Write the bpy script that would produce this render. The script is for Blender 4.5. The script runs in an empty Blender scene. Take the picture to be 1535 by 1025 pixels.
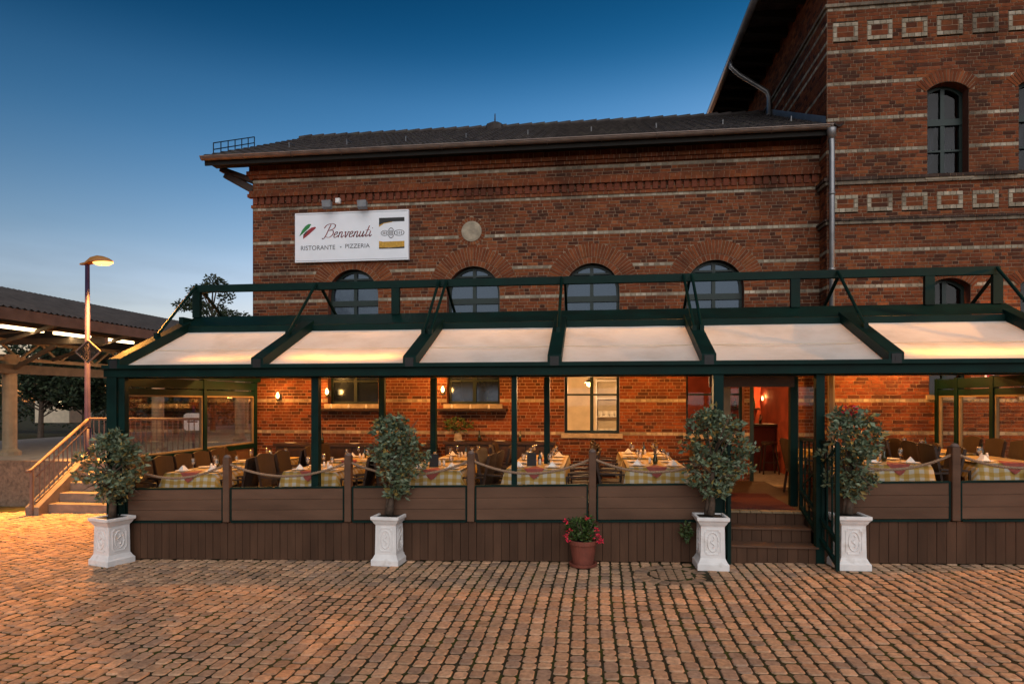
import bpy, math, random
import numpy as np
from mathutils import Vector, Matrix
random.seed(7)
R = math.radians
SC = bpy.context.scene
COL = SC.collection
# ------------------------------------------------------------------ camera
CAM_H, FPX, YAW, HOR = 2.2, 970.0, R(7.2), 601.0
cam = bpy.data.cameras.new('camera'); camo = bpy.data.objects.new('camera', cam); COL.objects.link(camo)
cam.sensor_width = 36; cam.lens = 36 * FPX / 1535; cam.shift_y = (HOR - 512.5) / 1535
cam.clip_start = .05; cam.clip_end = 3000
camo.location = (0, 0, CAM_H); camo.rotation_euler = (math.pi / 2, 0, YAW)
SC.camera = camo
# ------------------------------------------------------------------ world, sky fill, exposure
world = bpy.data.worlds.new('World'); SC.world = world; world.use_nodes = True
nt = world.node_tree; N = nt.nodes; L = nt.links
sky = N.new('ShaderNodeTexSky'); sky.sky_type = 'NISHITA'; sky.sun_disc = False
sky.sun_elevation = R(3); sky.sun_rotation = R(25); sky.ozone_density = 4; sky.dust_density = .4
tc = N.new('ShaderNodeTexCoord'); sep = N.new('ShaderNodeSeparateXYZ'); L.new(tc.outputs['Generated'], sep.inputs[0])
ramp = N.new('ShaderNodeValToRGB'); ramp.color_ramp.interpolation = 'B_SPLINE'
el = ramp.color_ramp.elements
stops = [(0, (4.0, 2.15, 1.85)), (.16, (4.9, 2.35, 1.8)), (.22, (3.5, 1.95, 1.5)), (.33, (1.35, 1.34, 1.22)), (.41, (.75, 1.0, .97)), (.47, (.12, .55, .62)), (.54, (.06, .36, .42)), (1, (.07, .3, .34))]
while len(el) < len(stops): el.new(.5)
for e, (p, c) in zip(el, stops): e.position = p; e.color = (c[0] / 5, c[1] / 5, c[2] / 5, 1)
L.new(sep.outputs['Z'], ramp.inputs[0])
vm = N.new('ShaderNodeVectorMath'); vm.operation = 'MULTIPLY'; L.new(sky.outputs[0], vm.inputs[0]); L.new(ramp.outputs[0], vm.inputs[1])
# thin low cloud, the same all round the horizon
mp = N.new('ShaderNodeMapping'); mp.inputs['Scale'].default_value = (2.2, 2.2, 11); L.new(tc.outputs['Generated'], mp.inputs[0])
cn = N.new('ShaderNodeTexNoise'); cn.inputs['Scale'].default_value = 2.2; cn.inputs['Detail'].default_value = 6; L.new(mp.outputs[0], cn.inputs[0])
cr = N.new('ShaderNodeMapRange'); cr.inputs['From Min'].default_value = .5; cr.inputs['From Max'].default_value = .75; L.new(cn.outputs[0], cr.inputs[0])
ch = N.new('ShaderNodeMapRange'); ch.inputs['From Min'].default_value = .26; ch.inputs['From Max'].default_value = .1; L.new(sep.outputs['Z'], ch.inputs[0])
cmul = N.new('ShaderNodeMath'); cmul.operation = 'MULTIPLY'; L.new(cr.outputs[0], cmul.inputs[0]); L.new(ch.outputs[0], cmul.inputs[1])
cm2 = N.new('ShaderNodeMath'); cm2.operation = 'MULTIPLY_ADD'; cm2.inputs[1].default_value = -1.1; cm2.inputs[2].default_value = 5; L.new(cmul.outputs[0], cm2.inputs[0])
vs = N.new('ShaderNodeVectorMath'); vs.operation = 'SCALE'; L.new(vm.outputs[0], vs.inputs[0]); L.new(cm2.outputs[0], vs.inputs['Scale'])
# afterglow: the sky brightens smoothly towards the azimuth where the sun has set
dt = N.new('ShaderNodeVectorMath'); dt.operation = 'DOT_PRODUCT'; L.new(tc.outputs['Generated'], dt.inputs[0]); dt.inputs[1].default_value = (math.sin(R(25)), math.cos(R(25)), 0)
af = N.new('ShaderNodeMath'); af.operation = 'MULTIPLY_ADD'; af.inputs[1].default_value = .45; af.inputs[2].default_value = .62; L.new(dt.outputs['Value'], af.inputs[0])
vg = N.new('ShaderNodeVectorMath'); vg.operation = 'SCALE'; L.new(vs.outputs[0], vg.inputs[0]); L.new(af.outputs[0], vg.inputs['Scale'])
L.new(vg.outputs[0], N['Background'].inputs[0]); N['Background'].inputs[1].default_value = .1
sky_fill = bpy.data.lights.new('sky_fill', 'SUN'); sky_fillo = bpy.data.objects.new('sky_fill', sky_fill); COL.objects.link(sky_fillo)
sky_fill.energy = .72; sky_fill.angle = R(80); sky_fill.color = (1, .95, .92)  # added soft fill from behind the camera, standing in for the opposite sky
sky_fillo.rotation_euler = (R(58), 0, R(12))
SC.view_settings.view_transform = 'Standard'; SC.view_settings.look = 'None'; SC.view_settings.gamma = 1
SC.view_settings.exposure = 1.6
SC.render.engine = 'CYCLES'
SC.cycles.max_bounces = 6; SC.cycles.transparent_max_bounces = 10
SC.cycles.sample_clamp_indirect = 4; SC.cycles.use_denoising = True
SC.cycles.caustics_reflective = False; SC.cycles.caustics_refractive = False
WARM = (1, .40, .085)

# ------------------------------------------------------------------ helpers: pixels of the photograph -> directions
CT, ST = math.cos(YAW), math.sin(YAW)
def ray(px, py):
    dx = (px - 767.5) / FPX
    return Vector((dx * CT - ST, dx * ST + CT, (HOR - py) / FPX))
def atY(px, py, Y):
    d = ray(px, py); t = Y / d.y
    return Vector((d.x * t, Y, CAM_H + d.z * t))
def X(px, Y): return atY(px, HOR, Y).x
def Z(px, py, Y): return atY(px, py, Y).z
SL = .025
def zg(x): return SL * max(-14, min(11, x))
def onground(px, py):
    p = Vector((0, 0, 0))
    for _ in range(30):
        d = ray(px, py); t = (zg(p.x) - CAM_H) / d.z; p = Vector((d.x * t, d.y * t, zg(p.x)))
    return p

# ------------------------------------------------------------------ helpers: meshes and objects
class MB:
    def __init__(s): s.v = []; s.f = []; s.t = []; s.cur = (1, 1, 1)
    def add(s, vs, fs):
        n = len(s.v); s.v += [tuple(p) for p in vs]; s.t += [s.cur] * len(vs)
        s.f += [tuple(i + n for i in f) for f in fs]; return s
    def box(s, x0, x1, y0, y1, z0, z1, drop=()):
        vs = [(x0, y0, z0), (x1, y0, z0), (x1, y1, z0), (x0, y1, z0), (x0, y0, z1), (x1, y0, z1), (x1, y1, z1), (x0, y1, z1)]
        fs = dict(b=(3, 2, 1, 0), t=(4, 5, 6, 7), f=(0, 1, 5, 4), k=(2, 3, 7, 6), r=(1, 2, 6, 5), l=(3, 0, 4, 7))
        return s.add(vs, [fs[k] for k in fs if k not in drop])
    def bar(s, a, b, w, h, up=(0, 0, 1)):
        a = Vector(a); b = Vector(b); d = (b - a).normalized(); up = Vector(up)
        if abs(d.dot(up)) > .99: up = Vector((0, 1, 0))
        u = d.cross(up).normalized() * (w / 2); v = u.cross(d).normalized() * (h / 2)
        vs = [a - u - v, a + u - v, a + u + v, a - u + v, b - u - v, b + u - v, b + u + v, b - u + v]
        return s.add(vs, [(0, 1, 2, 3), (7, 6, 5, 4), (0, 4, 5, 1), (1, 5, 6, 2), (2, 6, 7, 3), (3, 7, 4, 0)])
    def tube(s, pts, r, n=8, cap=True):
        pts = [Vector(p) for p in pts]; rs = r if isinstance(r, (list, tuple)) else [r] * len(pts)
        rings = []; prev = None
        for i, p in enumerate(pts):
            d = (pts[min(i + 1, len(pts) - 1)] - pts[max(i - 1, 0)]).normalized()
            ref = prev if prev is not None else (Vector((0, 0, 1)) if abs(d.z) < .9 else Vector((1, 0, 0)))
            u = (ref - d * ref.dot(d)).normalized(); prev = u; w = d.cross(u)
            rings += [p + (u * math.cos(2 * math.pi * k / n) + w * math.sin(2 * math.pi * k / n)) * rs[i] for k in range(n)]
        fs = [(i * n + k, i * n + (k + 1) % n, (i + 1) * n + (k + 1) % n, (i + 1) * n + k) for i in range(len(pts) - 1) for k in range(n)]
        if cap: fs += [tuple(range(n))[::-1], tuple(range((len(pts) - 1) * n, len(pts) * n))]
        return s.add(rings, fs)
    def lathe(s, prof, c=(0, 0, 0), n=16, rot=0, sq=False):
        vs = []
        for r, z in prof:
            for k in range(n):
                a = 2 * math.pi * k / n + rot
                vs.append((c[0] + r * math.cos(a), c[1] + r * math.sin(a), c[2] + z))
        m = len(prof)
        fs = [(i * n + k, i * n + (k + 1) % n, (i + 1) * n + (k + 1) % n, (i + 1) * n + k) for i in range(m - 1) for k in range(n)]
        fs += [tuple(range(n))[::-1], tuple(range((m - 1) * n, m * n))]
        return s.add(vs, fs)
    def mesh(s, name, off=(0, 0, 0), tint=False):
        me = bpy.data.meshes.new(name)
        me.from_pydata([(p[0] - off[0], p[1] - off[1], p[2] - off[2]) for p in s.v], [], s.f)
        if tint:
            a = me.color_attributes.new('tint', 'FLOAT_COLOR', 'POINT')
            a.data.foreach_set('color', np.array([(t[0], t[1], t[2], 1) for t in s.t], dtype=np.float32).ravel())
        me.update(); return me
    def base(s):
        a = np.array(s.v); lo = a.min(0); hi = a.max(0)
        return Vector(((lo[0] + hi[0]) / 2, (lo[1] + hi[1]) / 2, lo[2]))

WL = {}
def link(name, me, mat, parent, loc):
    o = bpy.data.objects.new(name, me); COL.objects.link(o)
    if mat is not None and me is not None and len(me.materials) == 0: me.materials.append(mat)
    loc = Vector(loc); WL[o.name] = loc
    if parent is not None:
        o.parent = parent; o.location = loc - WL[parent.name]
    else: o.location = loc
    return o
def build(mb, name, mat, parent=None, smooth=False, bevel=0, tint=False):
    c = mb.base(); me = mb.mesh(name, c, tint)
    if smooth: me.polygons.foreach_set('use_smooth', [True] * len(me.polygons))
    o = link(name, me, mat, parent, c)
    if bevel:
        m = o.modifiers.new('bevel', 'BEVEL'); m.width = bevel; m.segments = 2; m.limit_method = 'ANGLE'
    return o
def tag(o, label, cat, group=None, kind=None):
    if label: o['label'] = label
    if cat: o['category'] = cat
    if group: o['group'] = group
    if kind: o['kind'] = kind
    return o
def thing(name, loc, label, cat, group=None):
    o = link(name, None, None, None, loc); o.empty_display_size = .2
    return tag(o, label, cat, group)
def struct(o): o['kind'] = 'structure'; return o
def stuff(o): o['kind'] = 'stuff'; return o
def copy_tree(o, loc, rz=0, label=None, group=None, scale=None):
    c = o.copy(); COL.objects.link(c); c.location = loc; c.rotation_euler = (0, 0, rz); WL[c.name] = Vector(loc)
    if scale: c.scale = scale
    if label: c['label'] = label
    if group: c['group'] = group
    for ch in list(o.children):
        d = ch.copy(); COL.objects.link(d); d.parent = c
        for g in list(ch.children):
            e = g.copy(); COL.objects.link(e); e.parent = d
    return c
def first_or_copy(proto, used, loc, rz, label, group=None, scale=None):
    if not used:
        used.append(1); proto.location = loc; proto.rotation_euler = (0, 0, rz); proto['label'] = label
        if group: proto['group'] = group
        if scale: proto.scale = scale
        WL[proto.name] = Vector(loc); return proto
    return copy_tree(proto, loc, rz, label, group, scale)

# ------------------------------------------------------------------ materials
def mk(name, col, rough=.6, var=.2, scale=6, bump=0, bscale=60, metal=0, attr=False, spec=.4, rnd=0, dirt=None, coat=0, stretch=(1, 1, 1)):
    m = bpy.data.materials.new(name); m.use_nodes = True; t = m.node_tree; n = t.nodes; l = t.links
    b = n['Principled BSDF']; b.inputs['Roughness'].default_value = rough; b.inputs['Metallic'].default_value = metal
    b.inputs['Specular IOR Level'].default_value = spec; b.inputs['Coat Weight'].default_value = coat
    geo = n.new('ShaderNodeNewGeometry'); mpn = n.new('ShaderNodeMapping'); mpn.inputs['Scale'].default_value = stretch
    l.new(geo.outputs['Position'], mpn.inputs[0])
    nz = n.new('ShaderNodeTexNoise'); nz.inputs['Scale'].default_value = scale; nz.inputs['Detail'].default_value = 5; l.new(mpn.outputs[0], nz.inputs[0])
    mr = n.new('ShaderNodeMapRange'); mr.inputs['From Min'].default_value = .3; mr.inputs['From Max'].default_value = .7
    mr.inputs['To Min'].default_value = 1 - var; mr.inputs['To Max'].default_value = 1 + var; l.new(nz.outputs[0], mr.inputs[0])
    fac = mr.outputs[0]
    if rnd:
        oi = n.new('ShaderNodeObjectInfo'); r2 = n.new('ShaderNodeMapRange'); r2.inputs['To Min'].default_value = 1 - rnd; r2.inputs['To Max'].default_value = 1 + rnd
        l.new(oi.outputs['Random'], r2.inputs[0]); mm = n.new('ShaderNodeMath'); mm.operation = 'MULTIPLY'; l.new(fac, mm.inputs[0]); l.new(r2.outputs[0], mm.inputs[1]); fac = mm.outputs[0]
    sv = n.new('ShaderNodeVectorMath'); sv.operation = 'SCALE'; l.new(fac, sv.inputs['Scale'])
    if attr:
        at = n.new('ShaderNodeAttribute'); at.attribute_name = 'tint'; l.new(at.outputs['Color'], sv.inputs[0])
    else: sv.inputs[0].default_value = col
    out = sv.outputs[0]
    if dirt:
        dcol, dsc, lo, hi = dirt
        dn = n.new('ShaderNodeTexNoise'); dn.inputs['Scale'].default_value = dsc; dn.inputs['Detail'].default_value = 7; l.new(geo.outputs['Position'], dn.inputs[0])
        dr = n.new('ShaderNodeMapRange'); dr.inputs['From Min'].default_value = lo; dr.inputs['From Max'].default_value = hi; l.new(dn.outputs[0], dr.inputs[0])
        mx = n.new('ShaderNodeMix'); mx.data_type = 'RGBA'; l.new(dr.outputs[0], mx.inputs[0]); l.new(out, mx.inputs[6]); mx.inputs[7].default_value = (*dcol, 1); out = mx.outputs[2]
    l.new(out, b.inputs['Base Color'])
    if bump:
        bn = n.new('ShaderNodeTexNoise'); bn.inputs['Scale'].default_value = bscale; bn.inputs['Detail'].default_value = 4; l.new(mpn.outputs[0], bn.inputs[0])
        bp = n.new('ShaderNodeBump'); bp.inputs['Strength'].default_value = bump; bp.inputs['Distance'].default_value = .01; l.new(bn.outputs[0], bp.inputs['Height']); l.new(bp.outputs[0], b.inputs['Normal'])
        rr = n.new('ShaderNodeMapRange'); rr.inputs['To Min'].default_value = max(.05, rough - .12); rr.inputs['To Max'].default_value = min(1, rough + .12); l.new(nz.outputs[0], rr.inputs[0]); l.new(rr.outputs[0], b.inputs['Roughness'])
    return m
def emit(name, col, strength):
    m = bpy.data.materials.new(name); m.use_nodes = True; b = m.node_tree.nodes['Principled BSDF']
    b.inputs['Base Color'].default_value = (*col, 1); b.inputs['Emission Color'].default_value = (*col, 1); b.inputs['Emission Strength'].default_value = strength
    return m
def glass(name, tint=(.95, .97, .96), refl=.05, rough=.02):
    m = bpy.data.materials.new(name); m.use_nodes = True; t = m.node_tree; n = t.nodes; n.remove(n['Principled BSDF'])
    tr = n.new('ShaderNodeBsdfTransparent'); tr.inputs[0].default_value = (*tint, 1)
    gl = n.new('ShaderNodeBsdfGlossy'); gl.inputs['Roughness'].default_value = rough
    lw = n.new('ShaderNodeLayerWeight'); lw.inputs[0].default_value = .25
    mr = n.new('ShaderNodeMapRange'); mr.inputs['To Min'].default_value = refl; mr.inputs['To Max'].default_value = .55; t.links.new(lw.outputs['Fresnel'], mr.inputs[0])
    mx = n.new('ShaderNodeMixShader'); t.links.new(mr.outputs[0], mx.inputs[0]); t.links.new(tr.outputs[0], mx.inputs[1]); t.links.new(gl.outputs[0], mx.inputs[2])
    t.links.new(mx.outputs[0], n['Material Output'].inputs[0]); return m
def fabric(name, col, trans=.5, rough=.8):
    m = bpy.data.materials.new(name); m.use_nodes = True; t = m.node_tree; n = t.nodes; n.remove(n['Principled BSDF'])
    geo = n.new('ShaderNodeNewGeometry'); nz = n.new('ShaderNodeTexNoise'); nz.inputs['Scale'].default_value = 1.7; nz.inputs['Detail'].default_value = 9; nz.inputs['Roughness'].default_value = .62; t.links.new(geo.outputs['Position'], nz.inputs[0])
    st_ = n.new('ShaderNodeMapRange'); st_.inputs['From Min'].default_value = .28; st_.inputs['From Max'].default_value = .55; t.links.new(nz.outputs[0], st_.inputs[0])
    rp = n.new('ShaderNodeMix'); rp.data_type = 'RGBA'; rp.inputs[6].default_value = (col[0] * .84, col[1] * .81, col[2] * .77, 1); rp.inputs[7].default_value = (*col, 1); t.links.new(st_.outputs[0], rp.inputs[0])
    d = n.new('ShaderNodeBsdfDiffuse'); tr = n.new('ShaderNodeBsdfTranslucent'); mx = n.new('ShaderNodeMixShader'); mx.inputs[0].default_value = trans
    t.links.new(rp.outputs[2], d.inputs[0]); t.links.new(rp.outputs[2], tr.inputs[0])
    t.links.new(d.outputs[0], mx.inputs[1]); t.links.new(tr.outputs[0], mx.inputs[2]); t.links.new(mx.outputs[0], n['Material Output'].inputs[0]); return m
def checkcloth(name):
    m = mk(name, (1, 1, 1), .85, .06, 20); t = m.node_tree; n = t.nodes; l = t.links; b = n['Principled BSDF']
    tcn = n.new('ShaderNodeTexCoord'); sp = n.new('ShaderNodeSeparateXYZ'); l.new(tcn.outputs['Object'], sp.inputs[0])
    def stripe(sock):
        a = n.new('ShaderNodeMath'); a.operation = 'MULTIPLY'; a.inputs[1].default_value = 1 / .125; l.new(sock, a.inputs[0])
        f = n.new('ShaderNodeMath'); f.operation = 'FRACT'; l.new(a.outputs[0], f.inputs[0])
        g = n.new('ShaderNodeMath'); g.operation = 'GREATER_THAN'; g.inputs[1].default_value = .5; l.new(f.outputs[0], g.inputs[0]); return g.outputs[0]
    yz = n.new('ShaderNodeMath'); yz.operation = 'ADD'; l.new(sp.outputs['Y'], yz.inputs[0]); l.new(sp.outputs['Z'], yz.inputs[1])
    xz = n.new('ShaderNodeMath'); xz.operation = 'MULTIPLY_ADD'; l.new(sp.outputs['Z'], xz.inputs[0]); xz.inputs[1].default_value = .0; l.new(sp.outputs['X'], xz.inputs[2])
    s = n.new('ShaderNodeMath'); s.operation = 'ADD'; l.new(stripe(xz.outputs[0]), s.inputs[0]); l.new(stripe(yz.outputs[0]), s.inputs[1])
    rp = n.new('ShaderNodeValToRGB'); rp.color_ramp.interpolation = 'CONSTANT'; e = rp.color_ramp.elements
    e[0].color = (.47, .43, .35, 1); e[1].position = .4; e[1].color = (.43, .30, .11, 1); x = e.new(.9); x.color = (.37, .22, .04, 1)
    hf = n.new('ShaderNodeMath'); hf.operation = 'MULTIPLY'; hf.inputs[1].default_value = .5; l.new(s.outputs[0], hf.inputs[0]); l.new(hf.outputs[0], rp.inputs[0])
    l.new(rp.outputs[0], b.inputs['Base Color']); return m

M = dict(
    brick=mk('brick', None, .85, .22, 14, .5, 90, attr=True, spec=.1, dirt=((.035, .02, .015), .9, .5, .8)),
    mortar=mk('mortar', (.31, .21, .14), .95, .25, 20, .5, 120, spec=.1, dirt=((.10, .065, .05), 1.3, .56, .85)),
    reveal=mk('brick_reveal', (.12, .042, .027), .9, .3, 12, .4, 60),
    green=mk('green_metal', (.0025, .019, .016), .5, .3, 3, .08, 30, spec=.12, dirt=((.005, .019, .017), 2.5, .58, .8)),
    greenw=mk('green_window', (.006, .02, .017), .45, .2, 8),
    wpc=mk('brown_plank', (.082, .043, .026), .7, .22, 5, .25, 50, rnd=.12, stretch=(1, 1, .25), spec=.15),
    wpch=mk('brown_board', (.125, .070, .045), .7, .2, 5, .25, 50, rnd=.1, stretch=(.25, 1, 1), spec=.15),
    darkwood=mk('dark_wood', (.04, .02, .011), .5, .3, 8, .2, 40),
    floorwood=mk('deck_floor', (.04, .024, .014), .6, .25, 6, .2, 40),
    wicker=mk('woven_brown', (.035, .019, .011), .65, .35, 60, .8, 130, rnd=.2),
    tile=mk('roof_tile', (.055, .045, .042), .75, .4, 5, .3, 60, rnd=.25, dirt=((.09, .08, .06), 2.2, .55, .8)),
    zinc=mk('zinc', (.30, .30, .31), .42, .2, 4, .05, 20, metal=.7),
    copper=mk('grey_gutter', (.20, .15, .125), .45, .25, 4, .05, 20, metal=.4),
    soffit=mk('soffit', (.012, .01, .008), .8, .2, 6),
    paver=mk('paver', None, .93, .25, 25, .8, 90, attr=True, spec=.1, dirt=((.12, .085, .06), 1.6, .62, .9)),
    joint=mk('joint_sand', (.05, .042, .024), .95, .5, 9, .5, 80, spec=.1, dirt=((.05, .06, .014), 3, .48, .66)),
    white=mk('white_plaster', (.80, .79, .78), .65, .1, 6, .3, 60, dirt=((.42, .38, .33), 6, .58, .85)),
    soil=mk('soil', (.03, .02, .014), .95, .4, 30, .6, 60),
    terra=mk('terracotta', (.20, .055, .035), .7, .2, 8, .2, 40),
    bark=mk('bark', (.10, .07, .05), .9, .35, 20, .8, 50),
    leaf=mk('leaf', None, .45, .2, 30, attr=True, spec=.35),
    rope=mk('rope', (.30, .20, .13), .9, .35, 60, .8, 120),
    darkglass=mk('window_glass', (.012, .016, .026), .07, .1, 2, .35, 2.2, spec=.8),
    paneglass=glass('clear_glass'),
    lightglass=glass('side_glass', (.95, .95, .93), .015),
    shopglass=glass('shop_glass', (.9, .9, .88), .03),
    awning=fabric('awning_cloth', (.88, .85, .80), .3),
    curtain=fabric('curtain', (.10, .105, .12), .3),
    cloth=checkcloth('check_cloth'),
    red=mk('red_cloth', (.26, .06, .045), .85, .15, 20),
    carpet=mk('red_carpet', (.075, .01, .007), .95, .3, 30, .5, 120),
    redwall=mk('red_wall', (.30, .05, .02), .8, .25, 3),
    cream=mk('cream_wall', (.66, .55, .40), .8, .12, 4),
    beige=mk('beige_frame', (.23, .165, .09), .6, .15, 6),
    concrete=mk('concrete', (.19, .15, .12), .85, .25, 5, .3, 50, dirt=((.1, .08, .07), 2, .55, .8)),
    plaster=mk('rough_render', (.19, .13, .09), .95, .35, 14, .9, 30),
    rail=mk('painted_rail', (.15, .105, .09), .55, .15, 8),
    purple=mk('purple_paint', (.028, .02, .06), .55, .2, 5, spec=.2), lamphead=mk('glow_tinted_shell', (.42, .19, .05), .5, .15, 6),  # lamp head: the lamp's orange glow is put into the shell colour
    canroof=mk('canopy_sheet', (.075, .065, .06), .7, .35, 3, .2, 30),
    cansteel=mk('canopy_steel', (.085, .066, .048), .6, .25, 5),
    colm=mk('column_paint', (.30, .23, .15), .6, .2, 5),
    stoneplat=mk('platform_stone', (.30, .26, .22), .85, .2, 4, .3, 40),
    signw=mk('sign_white', (.86, .89, .95), .5, .04, 3),
    black=mk('black', (.012, .012, .013), .5, .2, 10),
    grey=mk('grey_metal', (.22, .23, .25), .5, .2, 8),
    inkred=mk('ink_red', (.30, .02, .03), .5, .05, 5), inkgreen=mk('ink_green', (.02, .22, .05), .5, .05, 5),
    inkgrey=mk('ink_grey', (.09, .09, .10), .5, .05, 5), inkgold=mk('ink_gold', (.55, .30, .03), .5, .2, 30),
    clearglass=glass('wine_glass', (.97, .97, .97), .15), bottle=mk('bottle_glass', (.02, .03, .015), .08, .2, 5, spec=.8),
    porcelain=mk('porcelain', (.78, .75, .70), .3, .05, 5), yellow=mk('yellow_petal', (.7, .42, .05), .6, .2, 20),
    stripglow=emit('strip_glow', (1, .5, .12), 1), lampglow=emit('sodium_glow', (1, .42, .09), 1.6), bulb=emit('bulb_glow', (1, .55, .18), 5), tubeglow=emit('tube_glow', (1, .74, .4), 2.2),
    farleaf=mk('far_leaf', None, .7, .3, 4, attr=True), dirtroad=mk('asphalt', (.05, .045, .042), .9, .3, 3, .3, 40),
    towerglass=glass('tower_glass', (.6, .62, .66), .02),
    stone=mk('pale_stone', (.36, .30, .22), .85, .3, 9, .4, 40),
)

M['darkglass'].node_tree.nodes['Principled BSDF'].inputs['Specular Tint'].default_value = (.62, .8, 1, 1)  # blue of the sky reflection put into the pane's specular tint
# ------------------------------------------------------------------ ground
def sheet(name, x0, x1, y0, y1, dz, mat, nx=60):
    mb = MB(); xs = sorted(set([x0, x1, -14, 11] + [x0 + (x1 - x0) * i / nx for i in range(nx + 1)])); xs = [x for x in xs if x0 <= x <= x1]
    for a, b in zip(xs[:-1], xs[1:]):
        mb.add([(a, y0, zg(a) + dz), (b, y0, zg(b) + dz), (b, y1, zg(b) + dz), (a, y1, zg(a) + dz)], [(0, 1, 2, 3)])
    return build(mb, name, mat)
ground = struct(sheet('ground', -900, 900, -300, 1500, -.012, M['joint']))
plaza = struct(sheet('paving', -16.5, 13, -3, 13.2, -.006, M['joint']))
PV = [(.37, .225, .135), (.33, .205, .125), (.40, .245, .15), (.30, .195, .13), (.36, .23, .145), (.38, .225, .135), (.27, .18, .125), (.35, .215, .135)]
def paver_geo(mb, cx, cy, w, l, z, rz=0):
    cr_, sr_ = math.cos(rz), math.sin(rz)
    # rounded-corner block with a worn, slightly domed top
    hw, hl = w / 2, l / 2; c = .022; tx, ty = random.uniform(-.028, .028), random.uniform(-.028, .028); hw *= random.uniform(.97, 1.02); hl *= random.uniform(.96, 1.02)
    def ring(ins, h):
        a, b = hw - ins, hl - ins; r = []
        for (sx, sy) in ((1, 1), (-1, 1), (-1, -1), (1, -1)):
            p = [(sx * a, sy * (b - c)), (sx * (a - c), sy * b)]
            if sx * sy < 0: p.reverse()
            r += p
        return [(cx + x * cr_ - y * sr_, cy + x * sr_ + y * cr_, z + h + x * tx + y * ty) for x, y in r]
    r0, r1, r2 = ring(0, -.03), ring(0, -.004), ring(.008, .004)
    n = 8; fs = []
    for k in range(n):
        fs += [(k, (k + 1) % n, n + (k + 1) % n, n + k), (n + k, n + (k + 1) % n, 2 * n + (k + 1) % n, 2 * n + k)]
    fs.append(tuple(range(2 * n, 3 * n)))
    mb.add(r0 + r1 + r2, fs)
pav = []; MH = onground(1006, 861)
x = -16.4; ci = 0
while x < 12.8:
    wcol = .134 + random.uniform(-.008, .008); y = 2.2 + random.uniform(0, .15)
    ymax = 13.15 if x < -7.4 else 8.9
    while y < ymax:
        l = random.choice([.12, .14, .15, .16, .18, .21]) + random.uniform(-.01, .01)
        xc, yc = x + wcol / 2, y + l / 2
        ang = math.atan2(xc, yc)
        if -R(66) < ang < R(56) and not math.hypot(xc - MH.x, yc - MH.y) < .44:
            pav.append((xc + random.uniform(-.004, .004) + .016 * math.sin(yc * 1.3 + ci * .07), yc, wcol - .018, l - .016))
        y += l
    x += wcol; ci += 1
pav.sort(key=lambda p: p[0] ** 2 + p[1] ** 2)
def in_frame(p):
    Zc = -p[0] * ST + p[1] * CT; Xc = p[0] * CT + p[1] * ST
    return abs(Xc / Zc * FPX) < 760 and HOR + FPX * (CAM_H - zg(p[0])) / Zc < 1022
near = [p for p in pav if in_frame(p)][:300]; nearset = set(near)
pvar = []
for i in range(24):
    mb = MB(); mb.cur = random.choice(PV); paver_geo(mb, 0, 0, 1, 1, 0)
    mb = MB(); f = random.uniform(.76, 1.12); b = random.choice(PV); mb.cur = tuple(k * f * 1.55 for k in b); paver_geo(mb, 0, 0, .145, [.105, .13, .15, .18][i % 4], 0)
    me = mb.mesh('paver', tint=True); me.materials.append(M['paver']); pvar.append((me, [.105, .13, .15, .18][i % 4]))
for p in near:
    me, ln = random.choice([q for q in pvar if abs(q[1] - p[3]) < .03] or pvar)
    o = link('paver', me, None, plaza, (p[0], p[1], zg(p[0]) + random.uniform(-.006, .005)))
    o.scale = (p[2] / .145, p[3] / ln, 1); o.rotation_euler = (0, -SL, random.uniform(-.015, .015))
mb = MB()
for p in pav:
    if p in nearset: continue
    f = random.uniform(.74, 1.12); b = random.choice(PV); mb.cur = tuple(k * f * 1.55 for k in b)
    paver_geo(mb, p[0], p[1], p[2], p[3], zg(p[0]) + random.uniform(-.008, .005), random.uniform(-.03, .03))
stuff(build(mb, 'pavers', M['paver'], plaza, tint=True))
# round inspection cover with stone infill
mh = thing('manhole_cover', (MH.x, MH.y, zg(MH.x)), 'round inspection cover set in the paving near the planter left of the steps', 'manhole')
mb = MB(); mb.lathe([(.285, -.01), (.285, .006), (.265, .006), (.265, -.01)], (MH.x, MH.y, zg(MH.x)), 32); build(mb, 'rim', M['joint'], mh)
mb = MB()
for i in range(-2, 3):
    for j in range(-2, 3):
        xx, yy = i * .108, j * .108
        if math.hypot(xx, yy) < .25: mb.cur = random.choice(PV); paver_geo(mb, MH.x + xx, MH.y + yy, .1, .1, zg(MH.x) + .002)
stuff(build(mb, 'stone_infill', M['paver'], mh, tint=True))
mb = MB()
for i in range(20):
    a = 2 * math.pi * i / 20; mb.cur = random.choice(PV); paver_geo(mb, MH.x + .38 * math.cos(a), MH.y + .38 * math.sin(a), .17, .112, zg(MH.x), a)
stuff(build(mb, 'stone_ring', M['paver'], mh, tint=True))

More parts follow.
